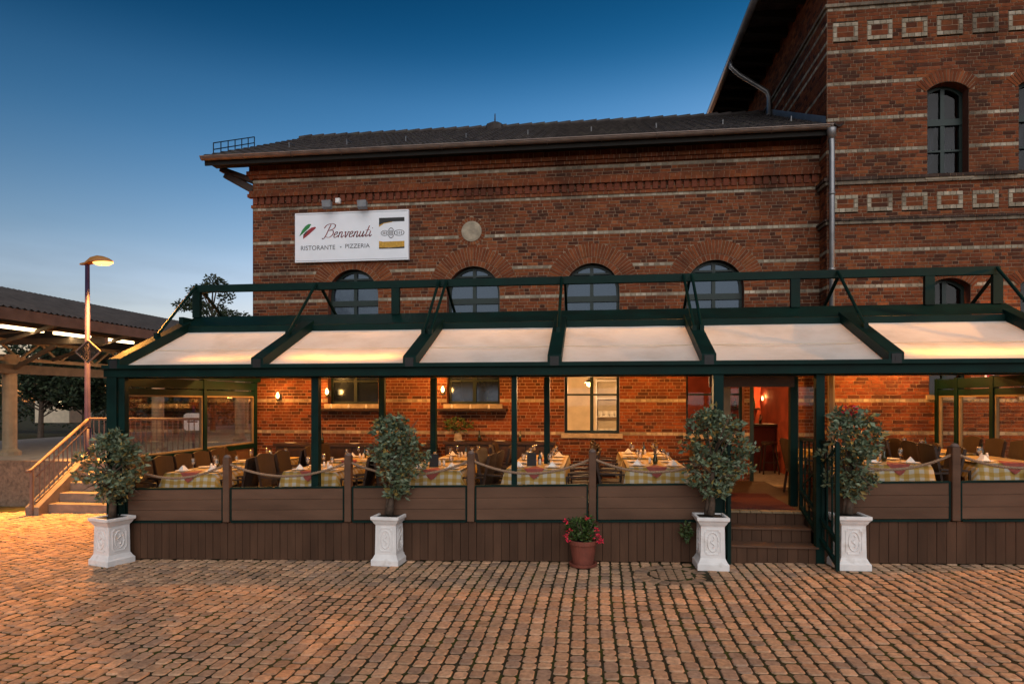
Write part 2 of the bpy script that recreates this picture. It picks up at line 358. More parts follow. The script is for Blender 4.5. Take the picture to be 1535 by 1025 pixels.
# ------------------------------------------------------------------ brickwork
CH = .066
BT = [(.22, .064, .025), (.195, .057, .024), (.17, .050, .023), (.24, .078, .031), (.11, .038, .021), (.205, .063, .028), (.185, .056, .026), (.085, .033, .021)]
CR = [(.40, .345, .26), (.34, .29, .215), (.44, .385, .30), (.28, .235, .175)]
def opening(kind, uc, hw, z0, z1, ring=0, rise=0):
    def f(z, inset=0):
        g = max(0, ring - inset)
        if kind == 'rect': return (uc - hw, uc + hw) if z0 < z < z1 else None
        if kind == 'arch':      # z1 = springing height, radius hw
            if z0 < z <= z1: return (uc - hw, uc + hw)
            if z1 < z < z1 + hw + g: w = math.sqrt((hw + g) ** 2 - (z - z1) ** 2); return (uc - w, uc + w)
        if kind == 'seg':       # flat segmental head: z1 = springing, rise
            Rr = (hw * hw + rise * rise) / (2 * rise); zc = z1 + rise - Rr
            if z0 < z <= z1: return (uc - hw, uc + hw)
            if z1 < z < zc + Rr + g:
                w = math.sqrt(max(0, (Rr + g) ** 2 - (z - zc) ** 2)); return (uc - min(w, hw + g * .5), uc + min(w, hw + g * .5))
        if kind == 'disc':
            r = hw + g
            if abs(z - z0) < r: w = math.sqrt(r * r - (z - z0) ** 2); return (uc - w, uc + w)
    return f
unit = {}
def unit_brick(tint, ln):
    k = (tint, ln)
    if k not in unit:
        mb = MB(); mb.cur = tint; mb.box(-ln / 2, ln / 2, -.008, .012, -.027, .027)
        me = mb.mesh('brick', tint=True); me.materials.append(M['brick']); unit[k] = me
    return unit[k]
def vary(t):
    f = random.uniform(.8, 1.15); return tuple(c * f for c in t)
def brickwork(parent, P, u0, u1, z0, z1, opens, bands, rotz, pick=None, nmax=0):
    """tiles one wall plane; P(u, z, d) gives a point d in front of the plane"""
    mo = MB(); bk = MB(); cand = []
    def cut(z, inset):
        segs = [(u0, u1)]
        for f in opens:
            iv = f(z, inset)
            if iv: segs = [q for a, b in segs for q in ((a, min(b, iv[0])), (max(a, iv[1]), b)) if q[1] - q[0] > .01]
        return segs
    n0, n1 = int(round(z0 / CH)), int(round(z1 / CH))
    for n in range(n0, n1):
        za, zb = n * CH, (n + 1) * CH; zm = (za + zb) / 2
        segs = cut(zm, 0)
        for a, b in cut(zm, .07): mo.add([P(a, za, 0), P(b, za, 0), P(b, zb, 0), P(a, zb, 0)], [(0, 1, 2, 3)])
        cream = n in bands
        for a, b in segs:
            u = a; firstb = True
            while u < b - .02:
                ln = (.105 if (cream or random.random() < .38) else .205)
                if firstb: ln = [.055, .105, .155, .205][(n * 7 + int(a * 3)) % 4] if not cream else .105; firstb = False
                e = min(u + ln, b)
                if b - e < .05: e = b
                t = vary(random.choice(CR)) if cream else random.choice(BT)
                cand.append((u + .006, e - .006, za + .006, zb - .006, t, cream)); u = e
    chosen = []
    if pick and nmax:
        idx = sorted((i for i in range(len(cand)) if pick(cand[i])), key=lambda i: pick(cand[i]))[:nmax]; chosen = set(idx)
    for i, (a, b, za, zb, t, cream) in enumerate(cand):
        d = .008 + random.uniform(-.003, .003)
        if i in chosen:
            ln = .193 if b - a > .15 else .093
            tt = t if not cream else random.choice(CR)
            o = link('brick', unit_brick(tt, ln), None, parent, P((a + b) / 2, (za + zb) / 2, .002))
            o.scale = ((b - a) / ln, 1, 1); o.rotation_euler = (0, 0, rotz); continue
        bk.cur = vary(t) if not cream else t
        f = [P(a, za, d), P(b, za, d), P(b, zb, d), P(a, zb, d)]; g = [P(a, za, 0), P(b, za, 0), P(b, zb, 0), P(a, zb, 0)]
        bk.add(f + g, [(0, 1, 2, 3), (0, 4, 5, 1), (1, 5, 6, 2), (2, 6, 7, 3), (3, 7, 4, 0)])
    build(mo, 'wall', M['mortar'], parent)
    stuff(build(bk, 'bricks', M['brick'], parent, tint=True))
def ring_bricks(parent, P, uc, zc, r0, r1, a0, a1, n, objs=True, d=.012, fill=True):
    mo = MB(); bk = MB()
    for k in range(n):
        aa = a0 + (a1 - a0) * k / n; ab = a0 + (a1 - a0) * (k + 1) / n
        mo.add([P(uc + r * math.cos(a), zc + r * math.sin(a), .003) for r, a in ((r0, aa), (r1, aa), (r1, ab), (r0, ab))], [(0, 1, 2, 3)])
        g = .012 / ((r0 + r1) / 2); ia, ib = aa + g / 2, ab - g / 2
        mb = MB() if objs else bk; mb.cur = vary(random.choice(BT[:4] + BT[5:7]))
        f = [P(uc + r * math.cos(a), zc + r * math.sin(a), d) for r, a in ((r0 + .005, ia), (r1 - .005, ia), (r1 - .005, ib), (r0 + .005, ib))]
        h = [P(uc + r * math.cos(a), zc + r * math.sin(a), -.02) for r, a in ((r0 + .005, ia), (r1 - .005, ia), (r1 - .005, ib), (r0 + .005, ib))]
        mb.add(f + h, [(0, 1, 2, 3), (0, 4, 5, 1), (1, 5, 6, 2), (2, 6, 7, 3), (3, 7, 4, 0)])
        if objs: build(mb, 'brick', M['brick'], parent, tint=True)
    if fill: build(mo, 'arch_mortar', M['mortar'], parent)
    if not objs: stuff(build(bk, 'arch_bricks', M['brick'], parent, tint=True))
def brick_ledge(parent, x0, x1, y, z0, z1, d, pal, name='brick_course', side=None):
    bk = MB(); mo = MB(); mo.box(x0 - d + .006, x1, y - d + .006, y + .05, z0 + .004, z1 - .004)
    if side: mo.box(x0 - d + .006, x0, y + .05, side, z0 + .004, z1 - .004)
    u = x0 - d
    while u < x1:
        e = min(x1, u + random.choice([.105, .105, .205])); bk.cur = vary(random.choice(pal)); bk.box(u + .005, e - .005, y - d - random.uniform(0, .003), y, z0 + .001, z1 - .001); u = e
    if side:
        u = y + .01
        while u < side: bk.cur = vary(random.choice(pal)); bk.box(x0 - d, x0, u + .005, u + .235, z0 + .001, z1 - .001); u += .245
    build(mo, 'ledge_mortar', M['mortar'], parent); stuff(build(bk, name, M['brick'], parent, tint=True))
def outline(kind, hw, z0, z1, rise=0, n=18):
    """opening outline from lower left over the head to lower right, as (du, z)"""
    pts = [(-hw, z0)]
    if kind == 'rect': pts += [(-hw, z1), (hw, z1)]
    elif kind == 'arch': pts += [(-hw * math.cos(math.pi * k / n), z1 + hw * math.sin(math.pi * k / n)) for k in range(n + 1)]
    else:
        Rr = (hw * hw + rise * rise) / (2 * rise); zc = z1 + rise - Rr; A = math.asin(hw / Rr)
        pts += [(Rr * math.sin(-A + 2 * A * k / n), zc + Rr * math.cos(-A + 2 * A * k / n)) for k in range(n + 1)]
    return pts + [(hw, z0)]
def window(parent, P, uc, kind, hw, z0, z1, rise=0, depth=.16, bars_z=(), thick_z=(), mullion=True, pane=None, sill=True, frame_w=.055, label=None, reveal=.2):
    ol = outline(kind, hw, z0, z1, rise)
    rv = MB()
    for (a, za), (b, zb) in list(zip(ol[:-1], ol[1:])) + [(ol[-1], ol[0])]:
        rv.add([P(uc + a, za, .004), P(uc + b, zb, .004), P(uc + b, zb, -reveal), P(uc + a, za, -reveal)], [(0, 1, 2, 3)])
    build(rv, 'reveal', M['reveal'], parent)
    zt = max(z for _, z in ol); cz = (z0 + zt) / 2
    def ins(p, w):
        u, z = p
        if kind == 'arch' and z > z1: k = (hw - w) / hw; return (u * k, z1 + (z - z1) * k)
        return (u * (hw - w) / hw, z - w if z > cz else z + w)
    fr = MB(); inn = [ins(p, frame_w) for p in ol]
    for i in range(len(ol)):
        j = (i + 1) % len(ol); a, b, c, d = ol[i], ol[j], inn[j], inn[i]
        fr.add([P(uc + p[0], p[1], -depth + q) for q in (.0, -.06) for p in (a, b, c, d)], [(0, 1, 2, 3), (3, 2, 6, 7), (4, 5, 6, 7)])
    def head(u):
        if kind == 'arch': return z1 + math.sqrt(max(0, (hw - frame_w) ** 2 - u * u))
        if kind == 'seg': return z1 + rise - frame_w - (u / hw) ** 2 * rise
        return z1 - frame_w
    def width(z): return (math.sqrt(max(0, hw * hw - (z - z1) ** 2)) if (kind == 'arch' and z > z1) else hw) - .01
    def fb(ua, ub, za, zb, q=0): 
        fr.add([P(uc + u, z, -depth + .012 + q + w) for w in (0, -.06) for u, z in ((ua, za), (ub, za), (ub, zb), (ua, zb))], [(0, 1, 2, 3), (0, 4, 5, 1), (1, 5, 6, 2), (2, 6, 7, 3), (3, 7, 4, 0)])
    if mullion: fb(-.035, .035, z0 + .01, head(0) + .005)
    for z in bars_z: fb(-width(z), width(z), z - .018, z + .018, .004)
    for z in thick_z: fb(-width(z), width(z), z - .06, z + .06, .01)
    w = build(fr, 'window', M['greenw'], parent)
    if label: w['label'] = label
    # panes: one per light between mullion and bars
    zs = sorted([z0 + frame_w] + list(bars_z) + list(thick_z)); tops = zs[1:] + [None]
    for za, zb in zip(zs, tops):
        for sgn in ((-1, 1) if mullion else (0,)):
            pts = []; K = 8
            us = [(-.0 if sgn else -1) * hw + k / K * (hw if sgn else 2 * hw) for k in range(K + 1)] if sgn >= 0 else [-hw + k / K * hw for k in range(K + 1)]
            us = [max(-hw + frame_w * .6, min(hw - frame_w * .6, u)) for u in us]
            mb = MB()
            for ua, ub in zip(us[:-1], us[1:]):
                ta = min(head(ua), zb) if zb else head(ua); tb = min(head(ub), zb) if zb else head(ub)
                if min(ta, tb) <= za: continue
                mb.add([P(uc + ua, za, -depth - .03), P(uc + ub, za, -depth - .03), P(uc + ub, tb, -depth - .03), P(uc + ua, ta, -depth - .03)], [(0, 1, 2, 3)])
            if mb.v: 
                pm = pane(za) if callable(pane) else (pane or M['darkglass']); build(mb, 'pane', pm, w)
    if sill:
        mb = MB(); mb.add([P(uc + u, z, d) for d in (.06, -.15) for u, z in ((-hw - .06, z0 - .09), (hw + .06, z0 - .09), (hw + .06, z0), (-hw - .06, z0))], [(0, 1, 2, 3), (0, 4, 5, 1), (1, 5, 6, 2), (2, 6, 7, 3), (3, 7, 4, 0)])
        build(mb, 'sill', M['stone'], w)
    return w

# ------------------------------------------------------------------ station building: restaurant wing
YW, YT, YD = 13.1, 12.7, 8.9
XL, XT = -7.27, 4.315
wing = thing('restaurant_wing', (-1.5, YW, 0), 'long low red brick station wing with arched windows and cream brick bands behind the terrace', 'building')
PW = lambda u, z, d: Vector((u, YW - d, z))
AW = [(-5.03, 2.14), (-2.46, 2.14), (-.04, 1.55), (2.36, 1.55)]
ZSP, HWN = 4.42, .55
opens = [opening('arch', u, HWN, zs, ZSP, .40) for u, zs in AW]
DX0, DX1, DZ0, DZ1 = 3.02, 3.92, .5, 2.62
opens.append(opening('rect', (DX0 + DX1) / 2, (DX1 - DX0) / 2, DZ0, DZ1))
disc = atY(707, 347, YW); opens.append(opening('disc', disc.x, .21, disc.z, 0, .08))
BANDS = {round(z / CH) for z in (6.86, 6.29, 5.55, 4.89, 4.29, 2.15, 1.5)}
def pickw(b):
    z = (b[2] + b[3]) / 2; u = (b[0] + b[1]) / 2
    if 1.55 < z < 2.72 and b[1] - b[0] > .15 and -6.9 < u < 2.5: return math.hypot(u, YW)
    return None
brickwork(wing, PW, XL, XT, -.3, 7.05, opens, BANDS, 0, pickw, 132)
for u, zs in AW:
    ring_bricks(wing, PW, u, ZSP, HWN + .12, HWN + .40, 0, math.pi, 42)
    ring_bricks(wing, PW, u, ZSP, HWN, HWN + .12, 0, math.pi, 22, objs=False, d=.006)
    lit = u > -1
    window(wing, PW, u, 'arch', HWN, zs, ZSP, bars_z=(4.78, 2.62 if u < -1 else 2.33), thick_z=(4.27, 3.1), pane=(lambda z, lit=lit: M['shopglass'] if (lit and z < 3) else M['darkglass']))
ring_bricks(wing, PW, disc.x, disc.z, .21, .29, 0, 2 * math.pi, 26, objs=False)
mb = MB(); mb.lathe([(.21, 0), (.21, .02), (.17, .03)], (0, 0, 0), 28)
mb.v = [(disc.x + a, YW - c, disc.z + b) for a, b, c in mb.v]; build(mb, 'round_plaque', M['stone'], wing)
# corbel table under the eaves
dm = MB(); dm.cur = (.17, .052, .03); dm.box(-.05, .05, -.05, .01, -.075, .075); dme = dm.mesh('dentil', tint=True); dme.materials.append(M['brick'])
x = XL + .08
while x < XT - .05:
    link('dentil', dme, None, wing, (x, YW, 6.475)); x += .15
for z0, z1, d in ((6.55, 6.62, .085), (6.62, 6.69, .06), (6.33, 6.395, .03), (6.95, 7.02, .06), (7.02, 7.1, .1), (7.1, 7.22, .06)): brick_ledge(wing, XL, XT, YW, z0, z1, d, BT[:4] + BT[5:7])
mb = MB(); mb.box(XL, XL + .02, YW, YW + 8, -.3, 7.1); build(mb, 'gable_wall', M['reveal'], wing)
mb = MB(); mb.add([(XL, YW, 7.1), (XL, YW + 8, 7.1), (XL, YW + 4, 9.05)], [(0, 1, 2)]); build(mb, 'gable_top', M['reveal'], wing)
mb = MB(); mb.box(XL, XT, YW + 8, YW + 8.05, -.3, 7.1); build(mb, 'back_wall', M['reveal'], wing)
# roof
EY, EZ, RY, RZ = 12.66, 7.285, 17.1, 9.42; RX0, RX1 = -8.1, XT + .06
roof = MB(); roof.add([(RX0, EY, EZ), (RX1, EY, EZ), (RX1, RY, RZ), (RX0, RY, RZ), (RX0, 2 * RY - EY, EZ), (RX1, 2 * RY - EY, EZ)], [(0, 1, 2, 3), (3, 2, 5, 4)])
roofo = build(roof, 'roof', M['soffit'], wing)
mb = MB(); mb.add([(RX0, EY + .02, EZ - .06), (RX1, EY + .02, EZ - .06), (RX1, YW, EZ - .06), (RX0, YW, EZ - .06)], [(0, 1, 2, 3)]); build(mb, 'soffit', M['soffit'], roofo)
mb = MB(); mb.box(RX0 + .001, RX1, EY + .002, EY + .03, EZ - .15, EZ - .004); build(mb, 'eaves_board', M['soffit'], roofo)
mb = MB(); mb.add([(RX0, EY, EZ - .12), (RX0, RY, RZ - .14), (RX0, RY, RZ + .03), (RX0, EY, EZ + .04)], [(0, 1, 2, 3)]); mb.add([(RX0 + .03, EY, EZ - .12), (RX0 + .03, RY, RZ - .14), (RX0 + .8, RY, RZ - .14), (RX0 + .8, EY, EZ - .12)], [(0, 1, 2, 3)]); build(mb, 'verge_board', M['soffit'], roofo)
for bx in (XL + .1, XL + .0):
    pass
mb = MB(); mb.bar((XL - .02, YW + .1, 6.75), (RX0 + .15, YW + .1, 7.12), .14, .16); mb.bar((XL - .02, YW + .1, 6.95), (RX0 + .05, YW + .1, 7.24), .16, .12); build(mb, 'eaves_bracket', M['darkwood'], wing, bevel=.02)
SLP = math.hypot(RY - EY, RZ - EZ); sy, sz = (RY - EY) / SLP, (RZ - EZ) / SLP; ra = math.atan2(RZ - EZ, RY - EY)
def tile_pts(w, l):
    vs = []; fs = []; K = 6
    for j, (v, hz) in enumerate(((0, .035), (l, .004))):
        for k in range(K + 1):
            u = k / K; h = .028 * math.sin(2 * math.pi * u) + .02
            vs.append((u * w, v, h + hz))
    for k in range(K + 1): vs.append((vs[k][0], 0, vs[k][2] - .03))
    for k in range(K): fs += [(k, k + 1, K + 2 + k, K + 1 + k), (2 * K + 2 + k, 2 * K + 3 + k, k + 1, k)]
    return vs, fs
tw, tl = .222, .34; tvs, tfs = tile_pts(tw + .01, tl + .06)
tm = MB(); tm.add(tvs, tfs); tme = tm.mesh('tile'); tme.materials.append(M['tile']); rest = MB(); nt_ = 0
ncol = int((RX1 - RX0) / tw) + 1
for j in range(int(SLP / tl) + 1):
    for i in range(ncol):
        px_, v = RX0 + i * tw, j * tl - .04
        if nt_ < 300 and j < 6:
            o = link('tile', tme, None, roofo, (px_, EY + v * sy, EZ + v * sz + random.uniform(0, .008))); o.rotation_euler = (ra, 0, random.uniform(-.01, .01)); nt_ += 1
        else:
            dz = random.uniform(0, .008)
            rest.add([(px_ + a, EY + (v + b) * sy - c * sz, EZ + (v + b) * sz + c * sy + dz) for a, b, c in tvs], tfs)
stuff(build(rest, 'tiles', M['tile'], roofo))
mb = MB(); x = RX0
while x < RX1: mb.tube([(x, RY, RZ + .05), (x + .36, RY, RZ + .07)], [.085, .1], 8); x += .34
build(mb, 'ridge_tiles', M['tile'], roofo)
v_ = atY(742, 192, RY); mb = MB(); mb.lathe([(.28, RZ - .1), (.26, RZ + .12), (.12, RZ + .2), (.02, RZ + .24), (.012, RZ + .45)], (v_.x, RY, 0), 8); build(mb, 'roof_vent', M['tile'], roofo)
mb = MB()
for k in range(7):
    y = 12.9 + k * .28; zz = EZ + (y - EY) * sz / sy; mb.tube([(RX0 + .05, y, zz + .02), (RX0 + .05, y, zz + .3)], .012, 5)
for h in (.16, .3): mb.tube([(RX0 + .05, 12.9, EZ + (12.9 - EY) * sz / sy + h), (RX0 + .05, 14.58, EZ + (14.58 - EY) * sz / sy + h)], .012, 5)
build(mb, 'walkway_rail', M['black'], roofo)
for x in np.arange(-6.8, 4.2, 1.35):
    mb = MB(); v = 1.3; y, z = EY + v * sy, EZ + v * sz
    mb.tube([(x, y, z), (x, y - .02, z + .16)], .014, 5); mb.tube([(x, y - .02, z + .15), (x, y + .25, z + .2)], .014, 5); build(mb, 'snow_guard', M['zinc'], roofo)
mb = MB(); K = 8
gv = []
for xx in (RX0 - .03, RX1 + .0):
    for k in range(K + 1): a = math.pi + math.pi * k / K; gv.append((xx, EY - .06 + .068 * math.cos(a), EZ - .0 + .068 * math.sin(a)))
mb.add(gv, [(k, k + 1, K + 2 + k, K + 1 + k) for k in range(K)] + [tuple(range(K + 1)), tuple(range(K + 1, 2 * K + 2))])
mb.tube([(RX0 - .03, EY - .13, EZ), (RX1, EY - .13, EZ)], .014, 6)
x = RX0 + .9
while x < RX1:
    mb.tube([(x, EY - .06 + .072 * math.cos(math.pi + math.pi * k / 8), EZ + .072 * math.sin(math.pi + math.pi * k / 8)) for k in range(9)], .012, 5); x += 1.05
build(mb, 'gutter', M['copper'], wing)
mb = MB(); xg, yg = X(1247, 12.58), 12.58
mb.tube([(xg, EY - .06, EZ - .06), (xg, EY - .05, EZ - .16), (xg, yg, EZ - .42), (xg, yg, .3)], .052, 10); mb.lathe([(.06, -.2), (.085, -.04), (.085, 0)], (xg, EY - .06, EZ - .05), 10)
for z in (6.0, 4.6, 3.0): mb.lathe([(.062, 0), (.062, .05)], (xg, yg, z), 10)
build(mb, 'downpipe', M['zinc'], wing, smooth=True)

# ------------------------------------------------------------------ station building: tall block on the right
tower = thing('station_block', (8, YT, 0), 'tall dark red brick station block with cream square brick frames at the right', 'building')
PT = lambda u, z, d: Vector((u, YT - d, z))
tb = {round(z / CH) for z in (9.42, 8.635, 8.035, 7.4, 6.8, 5.5, 4.92, 4.32, 2.19, 1.59)}
w1 = (X(1390, YT) + X(1452, YT)) / 2; wh = (X(1452, YT) - X(1390, YT)) / 2; w2 = w1 + 1.56 * (X(1527, YT) - X(1390, YT)) / (X(1527, YT) - X(1390, YT)) ; w2 = w1 + X(1527, YT) - X(1390, YT)
zA0, zA1 = Z(1421, 262, YT), Z(1421, 134, YT); zB0, zB1 = Z(1421, 592, YT), Z(1421, 428, YT)
WT = [(w1, zA0, zA1), (w2, zA0, zA1), (w1 + .03, zB0, zB1), (w2 + .03, zB0, zB1)]
top_ = opens_t = [opening('seg', u, wh, a, b, .2, .14) for u, a, b in WT]
FR = []
for (ya, yb, xs) in ((38, 69, (1232, 1284, 1335, 1387, 1440, 1492, 1545)), (291, 316, (1254, 1301, 1348, 1396, 1446, 1495, 1546))):
    for px in xs: FR.append((X(px + 3, YT), X(px + 35, YT)))
rowz = [(8.87, 9.22), (5.7, 6.02)]
SQ = []
for r, (za, zb) in enumerate(rowz):
    sp = .60; u = XT + .1 if r == 0 else XT + .1
    while u < 10.5: SQ.append((u, u + .44, za, zb)); u += sp
sqo = []
for a, b, za, zb in SQ: sqo.append(opening('rect', (a + b) / 2, (b - a) / 2, za, zb))
brickwork(tower, PT, XT, 11.5, -.2, 10.6, opens_t + sqo, tb, 0, lambda b: (math.hypot((b[0] + b[1]) / 2, YT) if (4.0 < b[2] < 7.6 and b[1] - b[0] > .15 and b[0] < 8.2) else None), 60)
for a, b, za, zb in SQ:
    if a > 9: continue
    n = 4; w = (b - a) / n; bh = .075
    mb = MB(); mb.add([PT(a, za, 0), PT(b, za, 0), PT(b, zb, 0), PT(a, zb, 0)], [(0, 1, 2, 3)]); build(mb, 'panel_back', M['mortar'], tower)
    def cb(u0, u1, z0, z1, pal):
        t = random.choice(pal); o = link('brick', unit_brick(t, .093), None, tower, PT((u0 + u1) / 2, (z0 + z1) / 2, .006)); o.scale = ((u1 - u0 - .01) / .093, 1, (z1 - z0 - .01) / .054)
    for k in range(n):
        cb(a + k * w, a + (k + 1) * w, za, za + bh, CR); cb(a + k * w, a + (k + 1) * w, zb - bh, zb, CR)
    for k in range(2):
        h = (zb - za - 2 * bh) / 2
        for q in (a, b - .07): cb(q, q + .07, za + bh + k * h, za + bh + (k + 1) * h, CR)
    mi = MB()
    for k in range(2):
        h = (zb - za - 2 * bh) / 2; z = za + bh + k * h; mi.cur = vary(random.choice(BT)); mi.box(a + .08, b - .08 - (.1 if k else 0), YT - .004, YT, z + .006, z + h - .006)
        if k: mi.cur = vary(random.choice(BT)); mi.box(b - .17, b - .08, YT - .003, YT, z + .006, z + h - .006)
    build(mi, 'panel_bricks', M['brick'], tower, tint=True)
for i, (u, a, b) in enumerate(WT):
    Rr = (wh * wh + .14 ** 2) / .28; A = math.asin(wh / Rr) * 1.12
    ring_bricks(tower, PT, u, b + .14 - Rr, Rr, Rr + .23, math.pi / 2 - A, math.pi / 2 + A, 19, objs=(i in (0, 2)))
    h = b - a
    window(tower, PT, u, 'seg', wh, a, b, .14, depth=.2, reveal=.26, bars_z=(a + h * .32,), thick_z=(a + h * .66,), pane=M['towerglass'])
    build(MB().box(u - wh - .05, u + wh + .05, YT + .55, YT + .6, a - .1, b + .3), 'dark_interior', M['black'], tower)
    if i < 2:
        for s in (-1, 1):
            mb = MB(); K = 14; zt, zb_ = b - .5, a + .06
            for k in range(K):
                u0 = u + s * (.08 + k * (wh - .14) / K); u1 = u + s * (.08 + (k + 1) * (wh - .14) / K); d0 = .012 * math.sin(k * 2.1); d1 = .012 * math.sin((k + 1) * 2.1)
                mb.add([(u0, YT + .34 + d0, zb_ + (.35 * (K - k) / K if s < 0 else 0)), (u1, YT + .34 + d1, zb_ + (.35 * (K - k - 1) / K if s < 0 else 0)), (u1, YT + .34 + d1, zt), (u0, YT + .34 + d0, zt)], [(0, 1, 2, 3)])
            build(mb, 'curtain', M['curtain'], tower)
for z0, z1, d in ((6.2, 6.27, .05), (6.27, 6.33, .08), (5.47, 5.53, .045), (5.53, 5.57, .07), (9.5, 9.56, .05)): brick_ledge(tower, XT, 11.5, YT, z0, z1, d, [(.06, .04, .033), (.075, .05, .04)] if d > .06 else [(.24, .2, .15), (.19, .155, .12)], 'brick_ledge', 21)
PS = lambda u, z, d: Vector((XT - d, u, z))
brickwork(tower, PS, YT, 20.5, 6.9, 10.6, [], tb | {round(8.87 / CH), round(9.15 / CH)}, -math.pi / 2)
brickwork(tower, PS, YT, YW, -.2, 6.9, [], tb, -math.pi / 2)
mb = MB(); mb.box(XT + .02, 11.5, 20.5, 20.55, 0, 10.6); mb.box(11.45, 11.5, YT + .05, 20.5, 0, 10.6); build(mb, 'back_wall', M['reveal'], tower)
mb = MB(); e = .92
mb.add([(XT - e, YT - e, 10.62), (11.5 + e, YT - e, 10.62), (11.5 + e, 21.5, 10.62), (XT - e, 21.5, 10.62), (7.9, YT + 3, 13.4), (7.9, 18.2, 13.4)], [(0, 1, 4), (1, 2, 5, 4), (2, 3, 5), (3, 0, 4, 5), (3, 2, 1, 0)])
trf = build(mb, 'roof', M['tile'], tower)
y = YT - .6
while y < 21:
    mb = MB(); mb.add([(XT - e + .05, y - .06, 10.6), (XT - e + .05, y + .06, 10.6), (XT, y + .06, 10.6), (XT, y - .06, 10.6), (XT - e + .05, y - .06, 10.5), (XT - e + .05, y + .06, 10.5), (XT, y + .06, 10.38), (XT, y - .06, 10.38)], [(0, 1, 2, 3), (4, 5, 6, 7), (0, 4, 7, 3), (1, 5, 6, 2), (0, 1, 5, 4)]); build(mb, 'rafter_tail', M['soffit'], trf); y += .62
mb = MB(); gx = XT - e - .05; mb.tube([(gx, YT - e, 10.6), (gx, 21.5, 10.6)], .08, 10); build(mb, 'gutter', M['zinc'], tower, smooth=True)
mb = MB(); gy = 16.45; mb.tube([(gx, gy, 10.56), (gx, gy, 10.4), (gx + .2, gy, 10.2), (XT - .12, gy, 9.75), (XT - .07, gy, 9.6), (XT - .07, gy, 9.2), (XT - .15, gy - .1, 9.08)], .055, 10); build(mb, 'downpipe', M['zinc'], tower, smooth=True)
mb = MB(); fy = [(y, EZ + (y - EY) * sz / sy) for y in (YT, RY)]
mb.add([(XT - .02, fy[0][0], fy[0][1] + .03), (XT - .02, fy[1][0], fy[1][1] + .03), (XT - .02, fy[1][0], fy[1][1] + .2), (XT - .02, fy[0][0], fy[0][1] + .2)], [(0, 1, 2, 3)]); build(mb, 'flashing', M['zinc'], tower)

# ------------------------------------------------------------------ restaurant sign and its fittings
SY = YW - .06
s00, s10, s11, s01 = atY(443, 395, SY), atY(613, 389, SY), atY(613, 315, SY), atY(443, 320, SY)
sx0, sx1, sz0, sz1 = s00.x, s10.x, (s00.z + s10.z) / 2, (s11.z + s01.z) / 2; sw, sh = sx1 - sx0, sz1 - sz0
sign = thing('restaurant_sign', ((sx0 + sx1) / 2, SY, sz0), 'white rectangular restaurant sign reading Benvenuti Ristorante Pizzeria on the brick wall', 'sign')
mb = MB(); mb.box(sx0, sx1, SY - .03, SY + .052, sz0, sz1); build(mb, 'board', M['signw'], sign, bevel=.006)
mb = MB(); b_ = .02
mb.box(sx0 + b_, sx1 - b_, SY - .033, SY - .031, sz0 + .03, sz0 + .036); mb.box(sx0 + b_, sx1 - b_, SY - .033, SY - .031, sz1 - .036, sz1 - .03); build(mb, 'border_line', M['grey'], sign)
def sp(u, v, d=.034): return (sx0 + u * sw, SY - d, sz0 + v * sh)
def poly(pts, name, mat, d=.034):
    mb = MB(); mb.add([sp(u, v, d) for u, v in pts], [tuple(range(len(pts)))]); return build(mb, name, mat, sign)
poly([(.04, .53), (.065, .65), (.095, .735), (.125, .775), (.148, .77), (.13, .70), (.10, .64), (.07, .58)], 'green_leaf_mark', M['inkgreen'])
poly([(.075, .53), (.115, .645), (.15, .70), (.185, .715), (.19, .69), (.16, .63), (.12, .55), (.075, .475)], 'red_leaf_mark', M['inkred'])
poly([(.075, .555), (.09, .60), (.11, .635), (.112, .615), (.095, .57), (.08, .535)], 'dark_leaf_mark', M['black'], .035)
def text(body, u0, u1, v0, v1, name, mat):
    c = bpy.data.curves.new('t', 'FONT'); c.body = body; c.size = 1; c.extrude = 0; o = bpy.data.objects.new('t', c); COL.objects.link(o)
    bpy.context.view_layer.update(); me = bpy.data.meshes.new_from_object(o); bpy.data.objects.remove(o)
    a = np.array([v.co[:] for v in me.vertices]); lo, hi = a.min(0), a.max(0)
    for v in me.vertices:
        v.co = Vector(sp(u0 + (v.co.x - lo[0]) / (hi[0] - lo[0]) * (u1 - u0), v0 + (v.co.y - lo[1]) / (hi[1] - lo[1]) * (v1 - v0)))
    c0 = Vector(sp((u0 + u1) / 2, v0)); 
    for v in me.vertices: v.co -= c0
    me.name = name; me.materials.clear(); return link(name, me, mat, sign, c0)
text('RISTORANTE', .055, .36, .245, .335, 'lettering', M['inkgrey']); text('PIZZERIA', .45, .665, .262, .345, 'lettering', M['inkgrey'])
poly([(.41 + .006 * math.cos(a), .29 + .014 * math.sin(a)) for a in np.linspace(0, 6, 8)], 'dot', M['inkgrey'])
def crom(p, n=7):
    p = [p[0]] + p + [p[-1]]; out = []
    for i in range(1, len(p) - 2):
        for k in range(n):
            t = k / n; f = lambda a, b, c, d: .5 * (2 * b + (c - a) * t + (2 * a - 5 * b + 4 * c - d) * t * t + (3 * b - a - 3 * c + d) * t ** 3)
            out.append((f(p[i - 1][0], p[i][0], p[i + 1][0], p[i + 2][0]), f(p[i - 1][1], p[i][1], p[i + 1][1], p[i + 2][1])))
    return out + [p[-2]]
